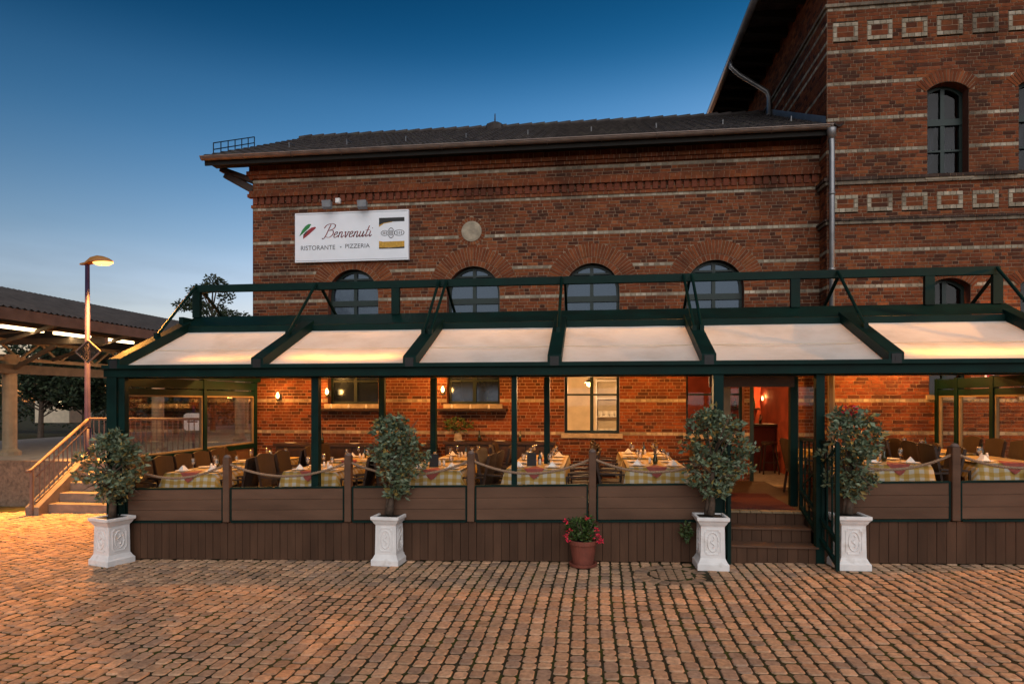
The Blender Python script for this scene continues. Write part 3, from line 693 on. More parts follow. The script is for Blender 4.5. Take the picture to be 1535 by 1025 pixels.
GL = dict(
    B=(.66, [[(.2, .98), (.14, .6), (.06, .1), (-.06, -.08), (-.14, -.02)], [(-.22, .72), (-.12, .92), (.1, 1.02), (.36, 1.02), (.56, .9), (.5, .66), (.2, .53)], [(.2, .53), (.5, .52), (.58, .26), (.4, .03), (.12, .06)]]),
    e=(.34, [[(.0, .18), (.18, .24), (.22, .37), (.12, .42), (.03, .28), (.05, .06), (.17, 0), (.34, .14)]]),
    n=(.4, [[(.02, .4), (.03, .2), (.02, 0)], [(.02, .22), (.12, .4), (.22, .36), (.23, .06), (.3, 0), (.4, .14)]]),
    v=(.36, [[(.0, .34), (.06, .4), (.1, .1), (.15, 0), (.24, .2), (.26, .4), (.36, .36)]]),
    u=(.4, [[(.02, .4), (.02, .1), (.1, 0), (.2, .12), (.25, .4)], [(.25, .4), (.25, .06), (.31, 0), (.4, .14)]]),
    t=(.28, [[(.12, .8), (.08, .4), (.06, .1), (.13, 0), (.26, .14)], [(-.06, .46), (.26, .5)]]),
    i=(.22, [[(.04, .4), (.04, .1), (.1, 0), (.2, .12)], [(.1, .6), (.12, .62)]]))
pen = .0; strokes = []
for c in 'Benvenuti':
    adv, ss = GL[c]
    for s in ss: strokes.append([(pen + a + .34 * b, b) for a, b in s])
    pen += adv + .02
lw, u0, uk, v0, vk = .026, .262, .43 / (pen + .1), .485, .27
mb = MB()
for s in strokes:
    c = crom(s)
    for (a, b), (c2, d2) in zip(c[:-1], c[1:]):
        dx, dy = c2 - a, d2 - b; ln = math.hypot(dx, dy) or 1; w = lw * (.5 + .9 * abs(dy) / ln); nx, ny = -dy / ln * w, dx / ln * w; ex, ey = dx / ln * .008, dy / ln * .008
        mb.add([sp(u0 + p * uk, v0 + q * vk) for p, q in ((a - ex + nx, b - ey + ny), (c2 + ex + nx, d2 + ey + ny), (c2 + ex - nx, d2 + ey - ny), (a - ex - nx, b - ey - ny))], [(0, 1, 2, 3)])
build(mb, 'script_lettering', M['inkred'], sign)
poly([(.745, .76), (.745, .845), (.965, .845), (.965, .765), (.86, .765), (.79, .745), (.745, .70)], 'black_banner', M['black'])
poly([(.745, .70), (.79, .745), (.86, .765), (.86, .757), (.79, .732), (.745, .665)], 'gold_swoosh', M['inkgold'])
poly([(.745, .25), (.745, .385), (.78, .37), (.965, .372), (.965, .25)], 'gold_banner', M['inkgold']); poly([(.745, .23), (.745, .255), (.83, .243), (.965, .262), (.965, .23)], 'dark_base', M['black'], .036)
for k, (cu, rw, rh) in enumerate(((.795, .034, .055), (.85, .028, .105), (.92, .045, .06))):
    mb = MB(); n = 24
    for i in range(n):
        a, b = 2 * math.pi * i / n, 2 * math.pi * (i + 1) / n
        mb.add([sp(cu + rw * q * math.cos(t), .54 + rh * q * math.sin(t), .035) for q, t in ((1, a), (1, b), (.86, b), (.86, a))], [(0, 1, 2, 3)])
    for q in (-.4, 0, .4): mb.add([sp(cu + rw * q + e, .54 + rh * f, .035) for e, f in ((-.003, -.5), (.003, -.5), (.003, .5), (-.003, .5))], [(0, 1, 2, 3)])
    build(mb, 'emblem_oval', M['inkgrey'], sign)
for i, px in enumerate((490, 543)):
    p = atY(px, 311, YW - .25); t = thing('floodlight', p, ('left' if i == 0 else 'right') + ' one of two small grey floodlights above the white restaurant sign', 'floodlight', 'floodlights above the sign')
    mb = MB(); mb.add([(p.x - .09, p.y - .04, p.z), (p.x + .09, p.y - .04, p.z), (p.x + .09, p.y + .05, p.z - .02), (p.x - .09, p.y + .05, p.z - .02), (p.x - .1, p.y - .06, p.z + .14), (p.x + .1, p.y - .06, p.z + .14), (p.x + .1, p.y + .06, p.z + .12), (p.x - .1, p.y + .06, p.z + .12)], [(0, 1, 2, 3), (4, 5, 6, 7), (0, 1, 5, 4), (1, 2, 6, 5), (2, 3, 7, 6), (3, 0, 4, 7)]); build(mb, 'housing', M['grey'], t, bevel=.01)
    mb = MB(); mb.tube([(p.x, p.y + .04, p.z + .1), (p.x, YW - .11, p.z + .2), (p.x, YW - .03, p.z + .2)], .014, 6); build(mb, 'arm', M['black'], t)
p = atY(507, 305, YW - .2); t = thing('sensor_box', p, 'small pale sensor box on an arm between the two floodlights', 'sensor')
mb = MB(); mb.box(p.x - .05, p.x + .05, p.y - .05, p.y + .04, p.z, p.z + .1); build(mb, 'housing', M['white'], t, bevel=.012)
mb = MB(); mb.tube([(p.x, p.y + .03, p.z + .05), (p.x, YW - .03, p.z + .1)], .014, 6); build(mb, 'arm', M['black'], t)

# ------------------------------------------------------------------ terrace deck with boarded front
TX0, TX1 = -7.16, 6.2
FZ = .48
deck = thing('terrace_deck', (-.5, YD, 0), 'raised brown boarded terrace deck with rope barrier along its front', 'terrace')
def shear_box(mb, x0, x1, y0, y1, za, zb):
    vs = [(x0, y0, za + zg(x0)), (x1, y0, za + zg(x1)), (x1, y1, za + zg(x1)), (x0, y1, za + zg(x0)), (x0, y0, zb + zg(x0)), (x1, y0, zb + zg(x1)), (x1, y1, zb + zg(x1)), (x0, y1, zb + zg(x0))]
    return mb.add(vs, [(3, 2, 1, 0), (4, 5, 6, 7), (0, 1, 5, 4), (2, 3, 7, 6), (1, 2, 6, 5), (3, 0, 4, 7)])
DL, DR = X(1090, YD), X(1228, YD)        # entrance gap
mb = MB(); shear_box(mb, TX0, DL, YD + .08, YW - .02, FZ - .12, FZ); build(mb, 'floor', M['floorwood'], deck)
mb = MB(); shear_box(mb, DR, TX1, YD + .08, YT - .02, FZ - .12, FZ); build(mb, 'floor', M['floorwood'], deck)
for a, b in ((TX0 + .05, DL), (DR, TX1)): mb = MB(); shear_box(mb, a, b, YD + .12, YD + .14, -.25, FZ); build(mb, 'backing', M['black'], deck)
mb = MB(); shear_box(mb, TX0, TX0 + .03, YD + .05, YW, -.4, FZ); build(mb, 'side_skirt', M['wpc'], deck)
PWD = .116; pm = MB(); pm.box(-PWD / 2 + .003, PWD / 2 - .003, -.011, .011, 0, .535); pme = pm.mesh('plank'); pme.materials.append(M['wpc'])
sk1 = build(MB().box(TX0, DL, YD + .03, YD + .06, .5, .53), 'skirt_rail', M['black'], deck)
x = TX0 + .06 + .2
xs = []
while x < DL - .05: xs.append(x); x += PWD
x = DR + .1
while x < 9.4: xs.append(x); x += PWD
for x in xs:
    if x < 6.2:
        o = link('plank', pme, None, deck, (x, YD + .015 + random.uniform(-.002, .002), zg(x) + random.choice([.012, .012, .015, .02]))); o.rotation_euler = (0, random.uniform(-.004, .004), 0)
pp = [X(p, YD) for p in (340, 522, 706, 888)] ; pr = X(1432, YD)
edges = [TX0 + .22] + pp + [DL - .16]
spans = [(a + (.06 if i else 0), b - .06) for i, (a, b) in enumerate(zip(edges[:-1], edges[1:]))] + [(DR + .08, pr - .06), (pr + .06, TX1)]
for a, b in spans:
    fr = MB(); zb, zt = .585, 1.045
    shear_box(fr, a, a + .018, YD - .012, YD + .03, zb - .02, zt + .02); shear_box(fr, b - .018, b, YD - .012, YD + .03, zb - .02, zt + .02)
    shear_box(fr, a + .018, b - .018, YD - .014, YD + .03, zt, zt + .025); shear_box(fr, a + .018, b - .018, YD - .02, YD + .03, zb - .035, zb - .006)
    f = build(fr, 'barrier_panel', M['green'], deck)
    h = (zt - zb) / 3
    for k in range(3):
        bm_ = MB(); shear_box(bm_, a + .019, b - .019, YD - .004 - .002 * (k % 2), YD + .022, zb + k * h + .002, zb + (k + 1) * h - .003); build(bm_, 'board', M['wpch'], f)
def rope_post(x):
    mb = MB(); z = zg(x); w = .05
    mb.box(x - w, x + w, YD - .035, YD + .065, z + .56, z + 1.5); o = build(mb, 'post', M['wpch'], deck, bevel=.012)
    mb = MB(); mb.lathe([(.052, 0), (.05, .02), (.035, .04), (.01, .048)], (x, YD + .015, z + 1.5), 12); build(mb, 'post_cap', M['rail'], o, smooth=True)
for x in pp + [pr]: rope_post(x)
def rope(a, b, sag):
    a, b = Vector(a), Vector(b); pts = []; n = 28
    for i in range(n + 1):
        t = i / n; p = a.lerp(b, t); p.z -= sag * 4 * t * (1 - t); pts.append(p)
    mb = MB()
    for ph in (0, math.pi * 2 / 3, math.pi * 4 / 3):     # three laid strands
        q = []
        for i in range(n * 4 + 1):
            t = i / (n * 4); p = a.lerp(b, t); p.z -= sag * 4 * t * (1 - t); w = ph + t * (b - a).length * 55
            q.append(p + Vector((0, .009 * math.cos(w), .009 * math.sin(w))))
        mb.tube(q, .0115, 5)
    return build(mb, 'rope', M['rope'], deck, smooth=True)
RZ_ = 1.42
rpts = [TX0 + .2] + pp + [DL - .12]
for a, b in zip(rpts[:-1], rpts[1:]): rope((a, YD + .015, zg(a) + RZ_ - (.02 if a == rpts[0] else 0)), (b, YD + .015, zg(b) + RZ_), .2)
rope((DR + .1, YD + .015, zg(DR) + RZ_), (pr, YD + .015, zg(pr) + RZ_), .2); rope((pr, YD + .015, zg(pr) + RZ_), (TX1, YD + .015, zg(TX1) + RZ_), .2)

# ------------------------------------------------------------------ entrance steps, landing, carpet, gate
st = thing('entrance_steps', ((DL + DR) / 2, YD, zg(2.6)), 'three brown boarded steps with a tiled edge leading up to the lit door', 'steps')
sz_ = [.07, .285, .47, .65]; SY0 = [YD + .02, YD + .31, YD + .60]
for k in range(3):
    n = 9; w = (DR - DL) / n
    for i in range(n):
        mb = MB(); mb.box(DL + i * w + .003, DL + (i + 1) * w - .003, SY0[k], SY0[k] + .02, sz_[k] - (.06 if k == 0 else 0), sz_[k + 1] - .026); build(mb, 'riser_board', M['wpc'], st)
    if k < 2:
        mb = MB(); mb.box(DL, DR, SY0[k] - .02, SY0[k + 1] + .0, sz_[k + 1] - .025, sz_[k + 1]); build(mb, 'tread', M['wpch'], st, bevel=.005)
n = 8; w = (DR - DL) / n
for i in range(n):
    mb = MB(); mb.box(DL + i * w + .004, DL + (i + 1) * w - .004, SY0[2] - .02, SY0[2] + .14, .622, .65); build(mb, 'edge_tile', M['beige'], st, bevel=.004)
mb = MB(); mb.box(DL - .35, DR + .35, SY0[2] + .14, YW - .02, .3, .646); build(mb, 'landing', M['floorwood'], st)
mb = MB(); mb.box(DL + .04, DR - .06, SY0[2] + .15, SY0[2] + 1.75, .6465, .66); cp = build(mb, 'entrance_carpet', M['carpet'], bevel=.004); tag(cp, 'dark red carpet on the landing at the top of the entrance steps', 'carpet')
for nm, gx, lb in (('left', DL + .0, 'dark green open gate leaf seen edge-on at the left of the entrance steps'), ('right', DR - .04, 'dark green barred gate leaf standing open at the right of the entrance steps')):
    y0, y1 = (YD - .42, YD + .62); rot = 0
    g = thing('gate', (gx, y1, zg(gx)), lb, 'gate', 'entrance gate leaves')
    zt = 1.62; zb_ = .1; e_ = 0 if nm == 'left' else .11
    def q(y, z): return (gx + (y1 - y) * e_ * (1), y, z + zg(gx))
    if nm == 'left': y0 = YD - .12
    mb = MB()
    for a, b in ((q(y0, zb_ - .08), q(y0, zt)), (q(y1, zb_ + .5), q(y1, zt)), (q(y0, zt - .02), q(y1, zt - .02)), (q(y0, zb_), q(y1, zb_ + .55)), (q(y0, zb_ - .02 + .3), q(y1, zb_ + .78))): mb.bar(a, b, .045, .045)
    build(mb, 'frame', M['green'], g)
    nb = 8 if nm == 'right' else 5
    for k in range(1, nb):
        y = y0 + (y1 - y0) * k / nb; mb = MB(); mb.tube([q(y, zb_ + .55 * k / nb), q(y, zt)], .012, 6); build(mb, 'bar', M['green'], g)
    mb = MB(); mb.bar(q(y0 + .05, zt - .1), q(y1 - .05, zb_ + .85), .02, .02); build(mb, 'diagonal_brace', M['green'], g)

# ------------------------------------------------------------------ terrace canopy: green metal frame with cloth awnings
can = thing('terrace_canopy', (-.5, YD, 0), 'dark green metal terrace canopy with cream cloth awnings along the brick station', 'canopy')
BZ0, BZ1 = 2.555, 2.735; UY, UZ = 10.44, 3.36
TXR = TX1
mb = MB(); mb.box(TX0 - .12, TXR + .6, YD - .06, YD + .1, BZ0, BZ1 - .045); build(mb, 'front_beam', M['green'], can, bevel=.006)
mb = MB(); mb.box(TX0 - .12, TXR + .6, YD - .11, YD - .06, BZ1 - .06, BZ1 + .0); mb.box(TX0 - .12, TXR + .6, YD - .058, YD + .09, BZ1 - .042, BZ1 - .01); build(mb, 'front_gutter', M['green'], can, bevel=.006)
mb = MB(); mb.box(TX0 - .05, TXR + .1, YD + .12, YD + .3, BZ0 - .015, BZ0 + .08); build(mb, 'blind_box', M['green'], can)
RF = [-7.08, -4.82, -2.56, -.53, 1.51, 3.83, 6.15]
def rafz(y): return BZ1 + .06 + (UZ + .05 - BZ1) * (y - YD) / (UY - YD)
for i, x in enumerate(RF):
    mb = MB(); w = .095
    y0, y1 = YD - .1, UY + .06
    a, b = rafz(y0), rafz(y1); h = .15
    mb.add([(x - w, y0, a - h * .55), (x + w, y0, a - h * .55), (x + w, y0, a + h * .5), (x - w, y0, a + h * .5), (x - w, y1, b - h * .55), (x + w, y1, b - h * .55), (x + w, y1, b + h * .5), (x - w, y1, b + h * .5)], [(0, 1, 2, 3), (4, 5, 6, 7), (0, 4, 5, 1), (1, 5, 6, 2), (2, 6, 7, 3), (3, 7, 4, 0)])
    r = build(mb, 'rafter', M['green'], can, bevel=.006)
    mb = MB(); mb.box(x - .06, x + .06, y0 - .012, y0 + .0, a - h * .45, a + h * .38); mb.box(x - .02, x + .02, y0 - .016, y0 - .006, a - h * .3, a + h * .2); build(mb, 'end_cap', M['black'], r)
for x0, x1 in zip(RF[:-1], RF[1:]):
    mb = MB(); nx, ny = 10, 10; a, b = x0 + .09, x1 - .09
    for j in range(ny + 1):
        for i in range(nx + 1):
            y = YD + .03 + (UY - .0 - YD - .03) * j / ny; sag = .045 * math.sin(math.pi * i / nx) * math.sin(math.pi * j / ny) + .006 * math.sin(i * 2.6 + x0 * 7) * math.sin(math.pi * j / ny) + random.uniform(0, .004)
            mb.v.append((a + (b - a) * i / nx, y, rafz(y) - .085 - sag)); mb.t.append((1, 1, 1))
    mb.f = [(j * (nx + 1) + i, j * (nx + 1) + i + 1, (j + 1) * (nx + 1) + i + 1, (j + 1) * (nx + 1) + i) for j in range(ny) for i in range(nx)]
    w = build(mb, 'awning', M['awning'], can, smooth=True)
    mb = MB(); ym = YD + (UY - YD) * .45; mb.box(a, b, ym - .006, ym + .006, rafz(ym) - .092, rafz(ym) - .083); build(mb, 'seam', M['cream'], w)
# upper fascia, sloping metal strip and flat roof
RLY = 10.85
mb = MB(); mb.box(TX0, TXR + .12, UY, UY + .06, UZ - .03, UZ + .13); build(mb, 'upper_fascia', M['green'], can, bevel=.005)
mb = MB(); mb.add([(TX0, UY + .01, UZ + .135), (TXR + .12, UY + .01, UZ + .135), (TXR + .12, RLY + .05, 3.72), (TX0, RLY + .05, 3.72)], [(0, 1, 2, 3)]); mb.box(TX0, TXR + .12, RLY + .05, YT - .01, 3.66, 3.72); mb.box(TX0, XT, YT - .01, YW - .01, 3.66, 3.72); build(mb, 'roof_panel', M['green'], can)
mb = MB(); mb.box(TX0 + .05, TXR, RLY - .06, RLY + .08, 2.62, 2.78); build(mb, 'inner_beam', M['green'], can)
mb = MB(); mb.box(TX0, TX0 + .08, UY, YW - .02, 2.6, 3.66); build(mb, 'gable_panel', M['green'], can)
mb = MB(); mb.add([(TX0 + .02, YD + .05, BZ1), (TX0 + .02, UY, BZ1), (TX0 + .02, UY, UZ - .05)], [(0, 1, 2)]); build(mb, 'side_gusset', M['green'], can)
# rail above the roof
RT, RB = 4.28, 4.15
XR0, XR1 = X(290, RLY), X(1499, RLY)
mb = MB(); mb.box(XR0, XR1, RLY - .03, RLY + .05, RB, RT); build(mb, 'top_rail', M['green'], can, bevel=.006)
for px in (295, 593, 1192, 1393, 1495):
    x = X(px, RLY); w = .07; mb = MB(); mb.box(x - w, x + w, RLY - .027, RLY + .047, 3.7, RB); build(mb, 'rail_post', M['green'], can)
def brace(pa, ya, pb, zb_, r=.024, yb=RLY, yto=None):
    a = atY(pa[0], pa[1], ya); a.z = rafz(ya) + .07; b = Vector((X(pb, yb), yb - .05, zb_))
    mb = MB(); mb.tube([a, b], r, 8); mb.box(a.x - .035, a.x + .035, a.y - .03, a.y + .05, a.z - .03, a.z + .05); build(mb, 'brace', M['green'], can)
BY = 9.75
for i, (xb, off) in enumerate(((RF[0], (0,)), (RF[1], (0,)), (RF[2], (-.05, .06)), (RF[3], (0,)), (RF[4], (-.05, .06)), (RF[5], (0,)), (RF[6], (0,)))):
    for o_ in off:
        mb = MB(); a = Vector((xb + o_, BY, rafz(BY) + .09)); b = Vector((xb + o_ * 1.2, RLY - .05, 4.25)); mb.tube([a, b], .024, 8); mb.box(a.x - .03, a.x + .03, a.y - .03, a.y + .06, a.z - .035, a.z + .05); build(mb, 'brace', M['green'], can)
for x in RF:
    mb = MB(); mb.bar((x + .05, RLY + .05, 4.2), (x + .05, RLY + .85, 3.72), .04, .04); build(mb, 'back_brace', M['green'], can)
def post(px, y, w, zt=BZ0 + .02, zb_=None, mat='green', x=None, d=None):
    x = X(px, y) if x is None else x; mb = MB(); d = d or w
    mb.box(x - w / 2, x + w / 2, y - d / 2, y + d / 2, (zg(x) + FZ if zb_ is None else zb_), zt); return build(mb, 'post', M[mat], can, bevel=.006)
post(0, YD + .03, .16, x=TX0 + .0, zb_=zg(TX0)); post(0, YD + .02, .1, x=TX0 + .15)
post(474, YD + .12, .11); post(771, YD + .12, .075); post(1076, YD + .03, .13, zb_=.05); post(1228, YD + .06, .11, zb_=.06)
post(0, YD + .03, .14, x=TX1 + .05)
post(573, RLY, .1, zt=2.65); post(650, RLY, .1, zt=2.65); post(820, 10.2, .09, zt=2.68); post(1189, 10.1, .11, zt=2.62, zb_=.64); post(1088, 10.3, .12, zt=2.62, zb_=.64, mat='beige'); post(1245, 11.2, .07, zt=2.62, mat='beige')
mb = MB(); mb.box(DL - .05, DR, 9.95, 9.99, 2.41, 2.6); build(mb, 'door_header', M['darkwood'], can)
mb = MB(); mb.add([(X(1191, 10.1), 10.085, 1.35), (X(1228, 10.1), 10.085, 1.35), (X(1228, 10.1), 10.085, 2.41), (X(1191, 10.1), 10.085, 2.41)], [(0, 1, 2, 3)]); build(mb, 'side_light', M['lightglass'], can)
# glazed ends
def glazed_end(x, ys, yend, name_mat):
    for y in ys: post(0, y, .1, x=x, zt=2.6)
    for a, b in zip(ys[:-1], ys[1:]):
        mb = MB(); z = zg(x)
        mb.box(x - .04, x + .04, a + .05, b - .05, 2.42, 2.58); mb.box(x - .03, x + .03, a + .05, b - .05, 2.3, 2.4); build(mb, 'head_rail', M['green'], can)
        mb = MB(); mb.box(x - .045, x + .045, a + .05, b - .05, 1.22, 1.31); build(mb, 'sill_rail', M['green'], can)
        mb = MB(); mb.box(x - .02, x + .02, a + .05, b - .05, FZ + z, 1.22); build(mb, 'lower_panel', M['wpch'], can)
        f = MB(); e = .03
        f.box(x - .022, x + .022, a + .05, a + .05 + e, 1.31, 2.3); f.box(x - .022, x + .022, b - .05 - e, b - .05, 1.31, 2.3); f.box(x - .021, x + .021, a + .05 + e, b - .05 - e, 1.31, 1.31 + e); f.box(x - .021, x + .021, a + .05 + e, b - .05 - e, 2.3 - e, 2.3)
        fo = build(f, 'window_frame', M['beige'], can)
        mb = MB(); mb.box(x - .003, x + .003, a + .05 + e, b - .05 - e, 1.31 + e, 2.3 - e); build(mb, 'pane', M['paneglass'], fo)
glazed_end(TX0, [YD + .1, 11.15, 12.95], None, None)
glazed_end(TX1, [YD + .1, 10.96, 11.96, 12.6], None, None)

# ------------------------------------------------------------------ lamps
def point(name, loc, power, col=WARM, r=.05, parent=None):
    l = bpy.data.lights.new(name, 'POINT'); l.energy = power; l.color = col; l.shadow_soft_size = r
    o = bpy.data.objects.new(name, l); COL.objects.link(o); o.location = loc; return o
def wall_lamp(x, z, label, power, y=YW, d=.14):
    t = thing('wall_lamp', (x, y - d, z), label, 'lamp', 'wall lamps on the terrace')
    mb = MB(); mb.lathe([(.012, -.1), (.03, -.09), (.035, -.05), (.012, -.04)], (x, y - d, z), 10); mb.tube([(x, y - d, z - .06), (x, y - d * .5, z - .1), (x, y - .01, z - .02)], .009, 6); mb.box(x - .03, x + .03, y - .015, y - .001, z - .08, z + .04); build(mb, 'bracket', M['black'], t)
    mb = MB(); mb.lathe([(.006, -.04), (.03, -.02), (.034, .02), (.022, .06), (.004, .09)], (x, y - d, z), 10); build(mb, 'bulb', M['bulb'], t, smooth=True)
    point('wall_lamp_light', (x, y - d - .1, z + .02), power)
LP = [(X(421, YW), 2.3, 'small candle bulb wall lamp near the left end of the terrace wall'), (X(494, YW), 2.38, 'bulb wall lamp beside the leftmost terrace window'), (X(666, YW), 2.42, 'bulb wall lamp at the left of the second terrace window'), (1.55, 3.0, 'unseen bulb wall lamp between the lit window and the entrance')]  # the last one is unseen above the beam, there for its light
for x, z, lb in LP: wall_lamp(x, z, lb, 5)
wall_lamp(X(1330, YT), 2.95, 'bulb wall lamp high on the brick wall right of the entrance', 14, YT)
def strip_lamp(x0, x1, lb, power):
    y = YD + .42; z = 2.64; xm = (x0 + x1) / 2
    t = thing('strip_lamp', (xm, y, z), lb, 'lamp', 'strip lamps under the awnings')
    mb = MB(); mb.box(x0, x1, y - .035, y + .035, z - .03, z)
    for x in (x0 + .1, x1 - .1): mb.bar((x, YD + .1, z - .015), (x, y - .035, z - .015), .03, .02)
    build(mb, 'housing', M['black'], t); mb = MB(); mb.box(x0 + .03, x1 - .03, y - .025, y + .025, z + .0005, z + .012); build(mb, 'diffuser', M['stripglow'], t)
    l = bpy.data.lights.new('strip_lamp_light', 'AREA'); l.shape = 'RECTANGLE'; l.size = x1 - x0; l.size_y = .08; l.energy = power; l.color = (1, .36, .05)
    o = bpy.data.objects.new('strip_lamp_light', l); COL.objects.link(o); o.location = (xm, y, z + .03); o.rotation_euler = (math.pi, 0, 0)
for x0, x1, lb, pw in ((-6.3, -5.0, 'strip lamp behind the front beam under the leftmost awning', 2.6), (-4.55, -2.85, 'strip lamp behind the front beam under the glowing second awning', 6.5), (4.15, 5.9, 'strip lamp behind the front beam under the rightmost awning', 6.5)):
    strip_lamp(x0, x1, lb, pw)
def ceiling_lamp(x, y, lb, power):
    z = 3.0; t = thing('ceiling_lamp', (x, y, z), lb, 'lamp', 'lamps under the terrace roof')
    mb = MB(); mb.tube([(x, y, z + .06), (x, y, 3.66)], .01, 6); mb.lathe([(.03, .07), (.12, 0), (.115, 0), (.03, .06)], (x, y, z), 14); build(mb, 'shade', M['black'], t)
    mb = MB(); mb.lathe([(.01, -.03), (.04, 0), (.03, .05)], (x, y, z), 10); build(mb, 'bulb', M['bulb'], t, smooth=True)
    point('ceiling_lamp_light', (x, y, z - .08), power, r=.08)
for x, lb in ((-6.1, 'shaded lamp hanging under the terrace roof at the left end'), (-3.75, 'shaded lamp hanging under the roof between the two left windows'), (-1.3, 'shaded lamp hanging under the roof left of the lit window'), (1.0, 'shaded lamp hanging under the roof left of the entrance'), (4.9, 'shaded lamp hanging under the roof right of the entrance')):
    ceiling_lamp(x, 11.45, lb, 42)
def spot(name, loc, power, col, size, blend=.5, r=.12):
    l = bpy.data.lights.new(name, 'SPOT'); l.energy = power; l.color = col; l.spot_size = R(size); l.spot_blend = blend; l.shadow_soft_size = r
    o = bpy.data.objects.new(name, l); COL.objects.link(o); o.location = loc; return o
def batwing(l):
    # road lantern optics: weaker straight down, stronger towards the rim of the beam
    l.use_nodes = True; t = l.node_tree; e = t.nodes['Emission']; c = t.nodes.new('ShaderNodeTexCoord'); q = t.nodes.new('ShaderNodeSeparateXYZ'); a = t.nodes.new('ShaderNodeMath'); a.operation = 'ABSOLUTE'
    m = t.nodes.new('ShaderNodeMapRange'); m.inputs['From Min'].default_value = .35; m.inputs['From Max'].default_value = 1; m.inputs['To Min'].default_value = 1.6; m.inputs['To Max'].default_value = .8
    t.links.new(c.outputs['Normal'], q.inputs[0]); t.links.new(q.outputs['Z'], a.inputs[0]); t.links.new(a.outputs[0], m.inputs[0]); t.links.new(m.outputs[0], e.inputs['Strength'])
def street_lamp(base, h, label, arm=(1, 0), power=900):
    bx_, by_, bz_ = base
    t = thing('street_lamp', base, label, 'street lamp', 'street lamps at the station forecourt')
    ax, ay = arm
    mb = MB(); mb.tube([(bx_, by_, bz_), (bx_, by_, bz_ + 1.2)], .085, 12); mb.tube([(bx_, by_, bz_ + 1.2), (bx_, by_, bz_ + 1.25), (bx_, by_, bz_ + h)], [.085, .065, .05], 12); build(mb, 'pole', M['purple'], t, smooth=True)
    mb = MB(); prof = [(-.2, .02, .045), (-.05, .07, .07), (.12, .12, .14), (.28, .16, .17), (.42, .15, .15), (.56, .1, .1), (.68, .02, .03)]
    n = 10; rings = []
    for s, w, hh in prof:
        for k in range(n):
            a = math.pi * k / (n - 1); rings.append((bx_ + ax * s - ay * w * math.cos(a), by_ + ay * s + ax * w * math.cos(a), bz_ + h + .0 + hh * math.sin(a) + (.05 if s > .1 else 0)))
    mb.add(rings, [(i * n + k, i * n + k + 1, (i + 1) * n + k + 1, (i + 1) * n + k) for i in range(len(prof) - 1) for k in range(n - 1)])
    build(mb, 'lamp_head', M['lamphead'], t, smooth=True)
    mb = MB(); c = (bx_ + ax * .42, by_ + ay * .42, bz_ + h + .03)
    mb.lathe([(.02, -.06), (.1, -.045), (.15, 0), (.15, .02)], (0, 0, 0), 16); mb.v = [(c[0] + (ax * p[0] * 1.7 - ay * p[1] * .9), c[1] + (ay * p[0] * 1.7 + ax * p[1] * .9), c[2] + p[2]) for p in mb.v]
    build(mb, 'diffuser', M['lampglow'], t, smooth=True)
    l = spot('street_lamp_light', (c[0], c[1], c[2] - .1), power, (1, .40, .07), 128, .5)
    batwing(l.data)
    l.rotation_euler = Vector((ax * .7, -.38, -1)).to_track_quat('-Z', 'Y').to_euler()
    return t
LPX = atY(131, 720, 14.35)
sl = street_lamp((LPX.x, 14.35, .33), Z(131, 397, 14.35) - .33, 'lit orange street lamp on a purple post by the platform stairs', (1, .0), 2500)
street_lamp((13.2, 9.9, zg(12)), 5.3, 'lit orange street lamp beyond the right end of the terrace', (-1, -.0), 1700)
ds = thing('diamond_sign', atY(132, 545, 14.25), 'diamond shaped woven panel hung on the purple lamp post', 'sign')
c = atY(132, 527, 14.24); hw, hh = .33, .27
mb = MB(); P4 = [(c.x - hw, c.y, c.z), (c.x, c.y, c.z - hh), (c.x + hw, c.y, c.z), (c.x, c.y, c.z + hh)]
for a, b in zip(P4, P4[1:] + P4[:1]): mb.bar(a, b, .03, .03)
build(mb, 'frame', M['rail'], ds)
mb = MB()
for k in range(1, 12):
    t = k / 12
    for a, b, c_, d in ((P4[0], P4[3], P4[1], P4[2]), (P4[0], P4[1], P4[3], P4[2])):
        mb.bar(Vector(a).lerp(Vector(b), t), Vector(c_).lerp(Vector(d), t), .02, .012)
build(mb, 'lattice', M['black'], ds)

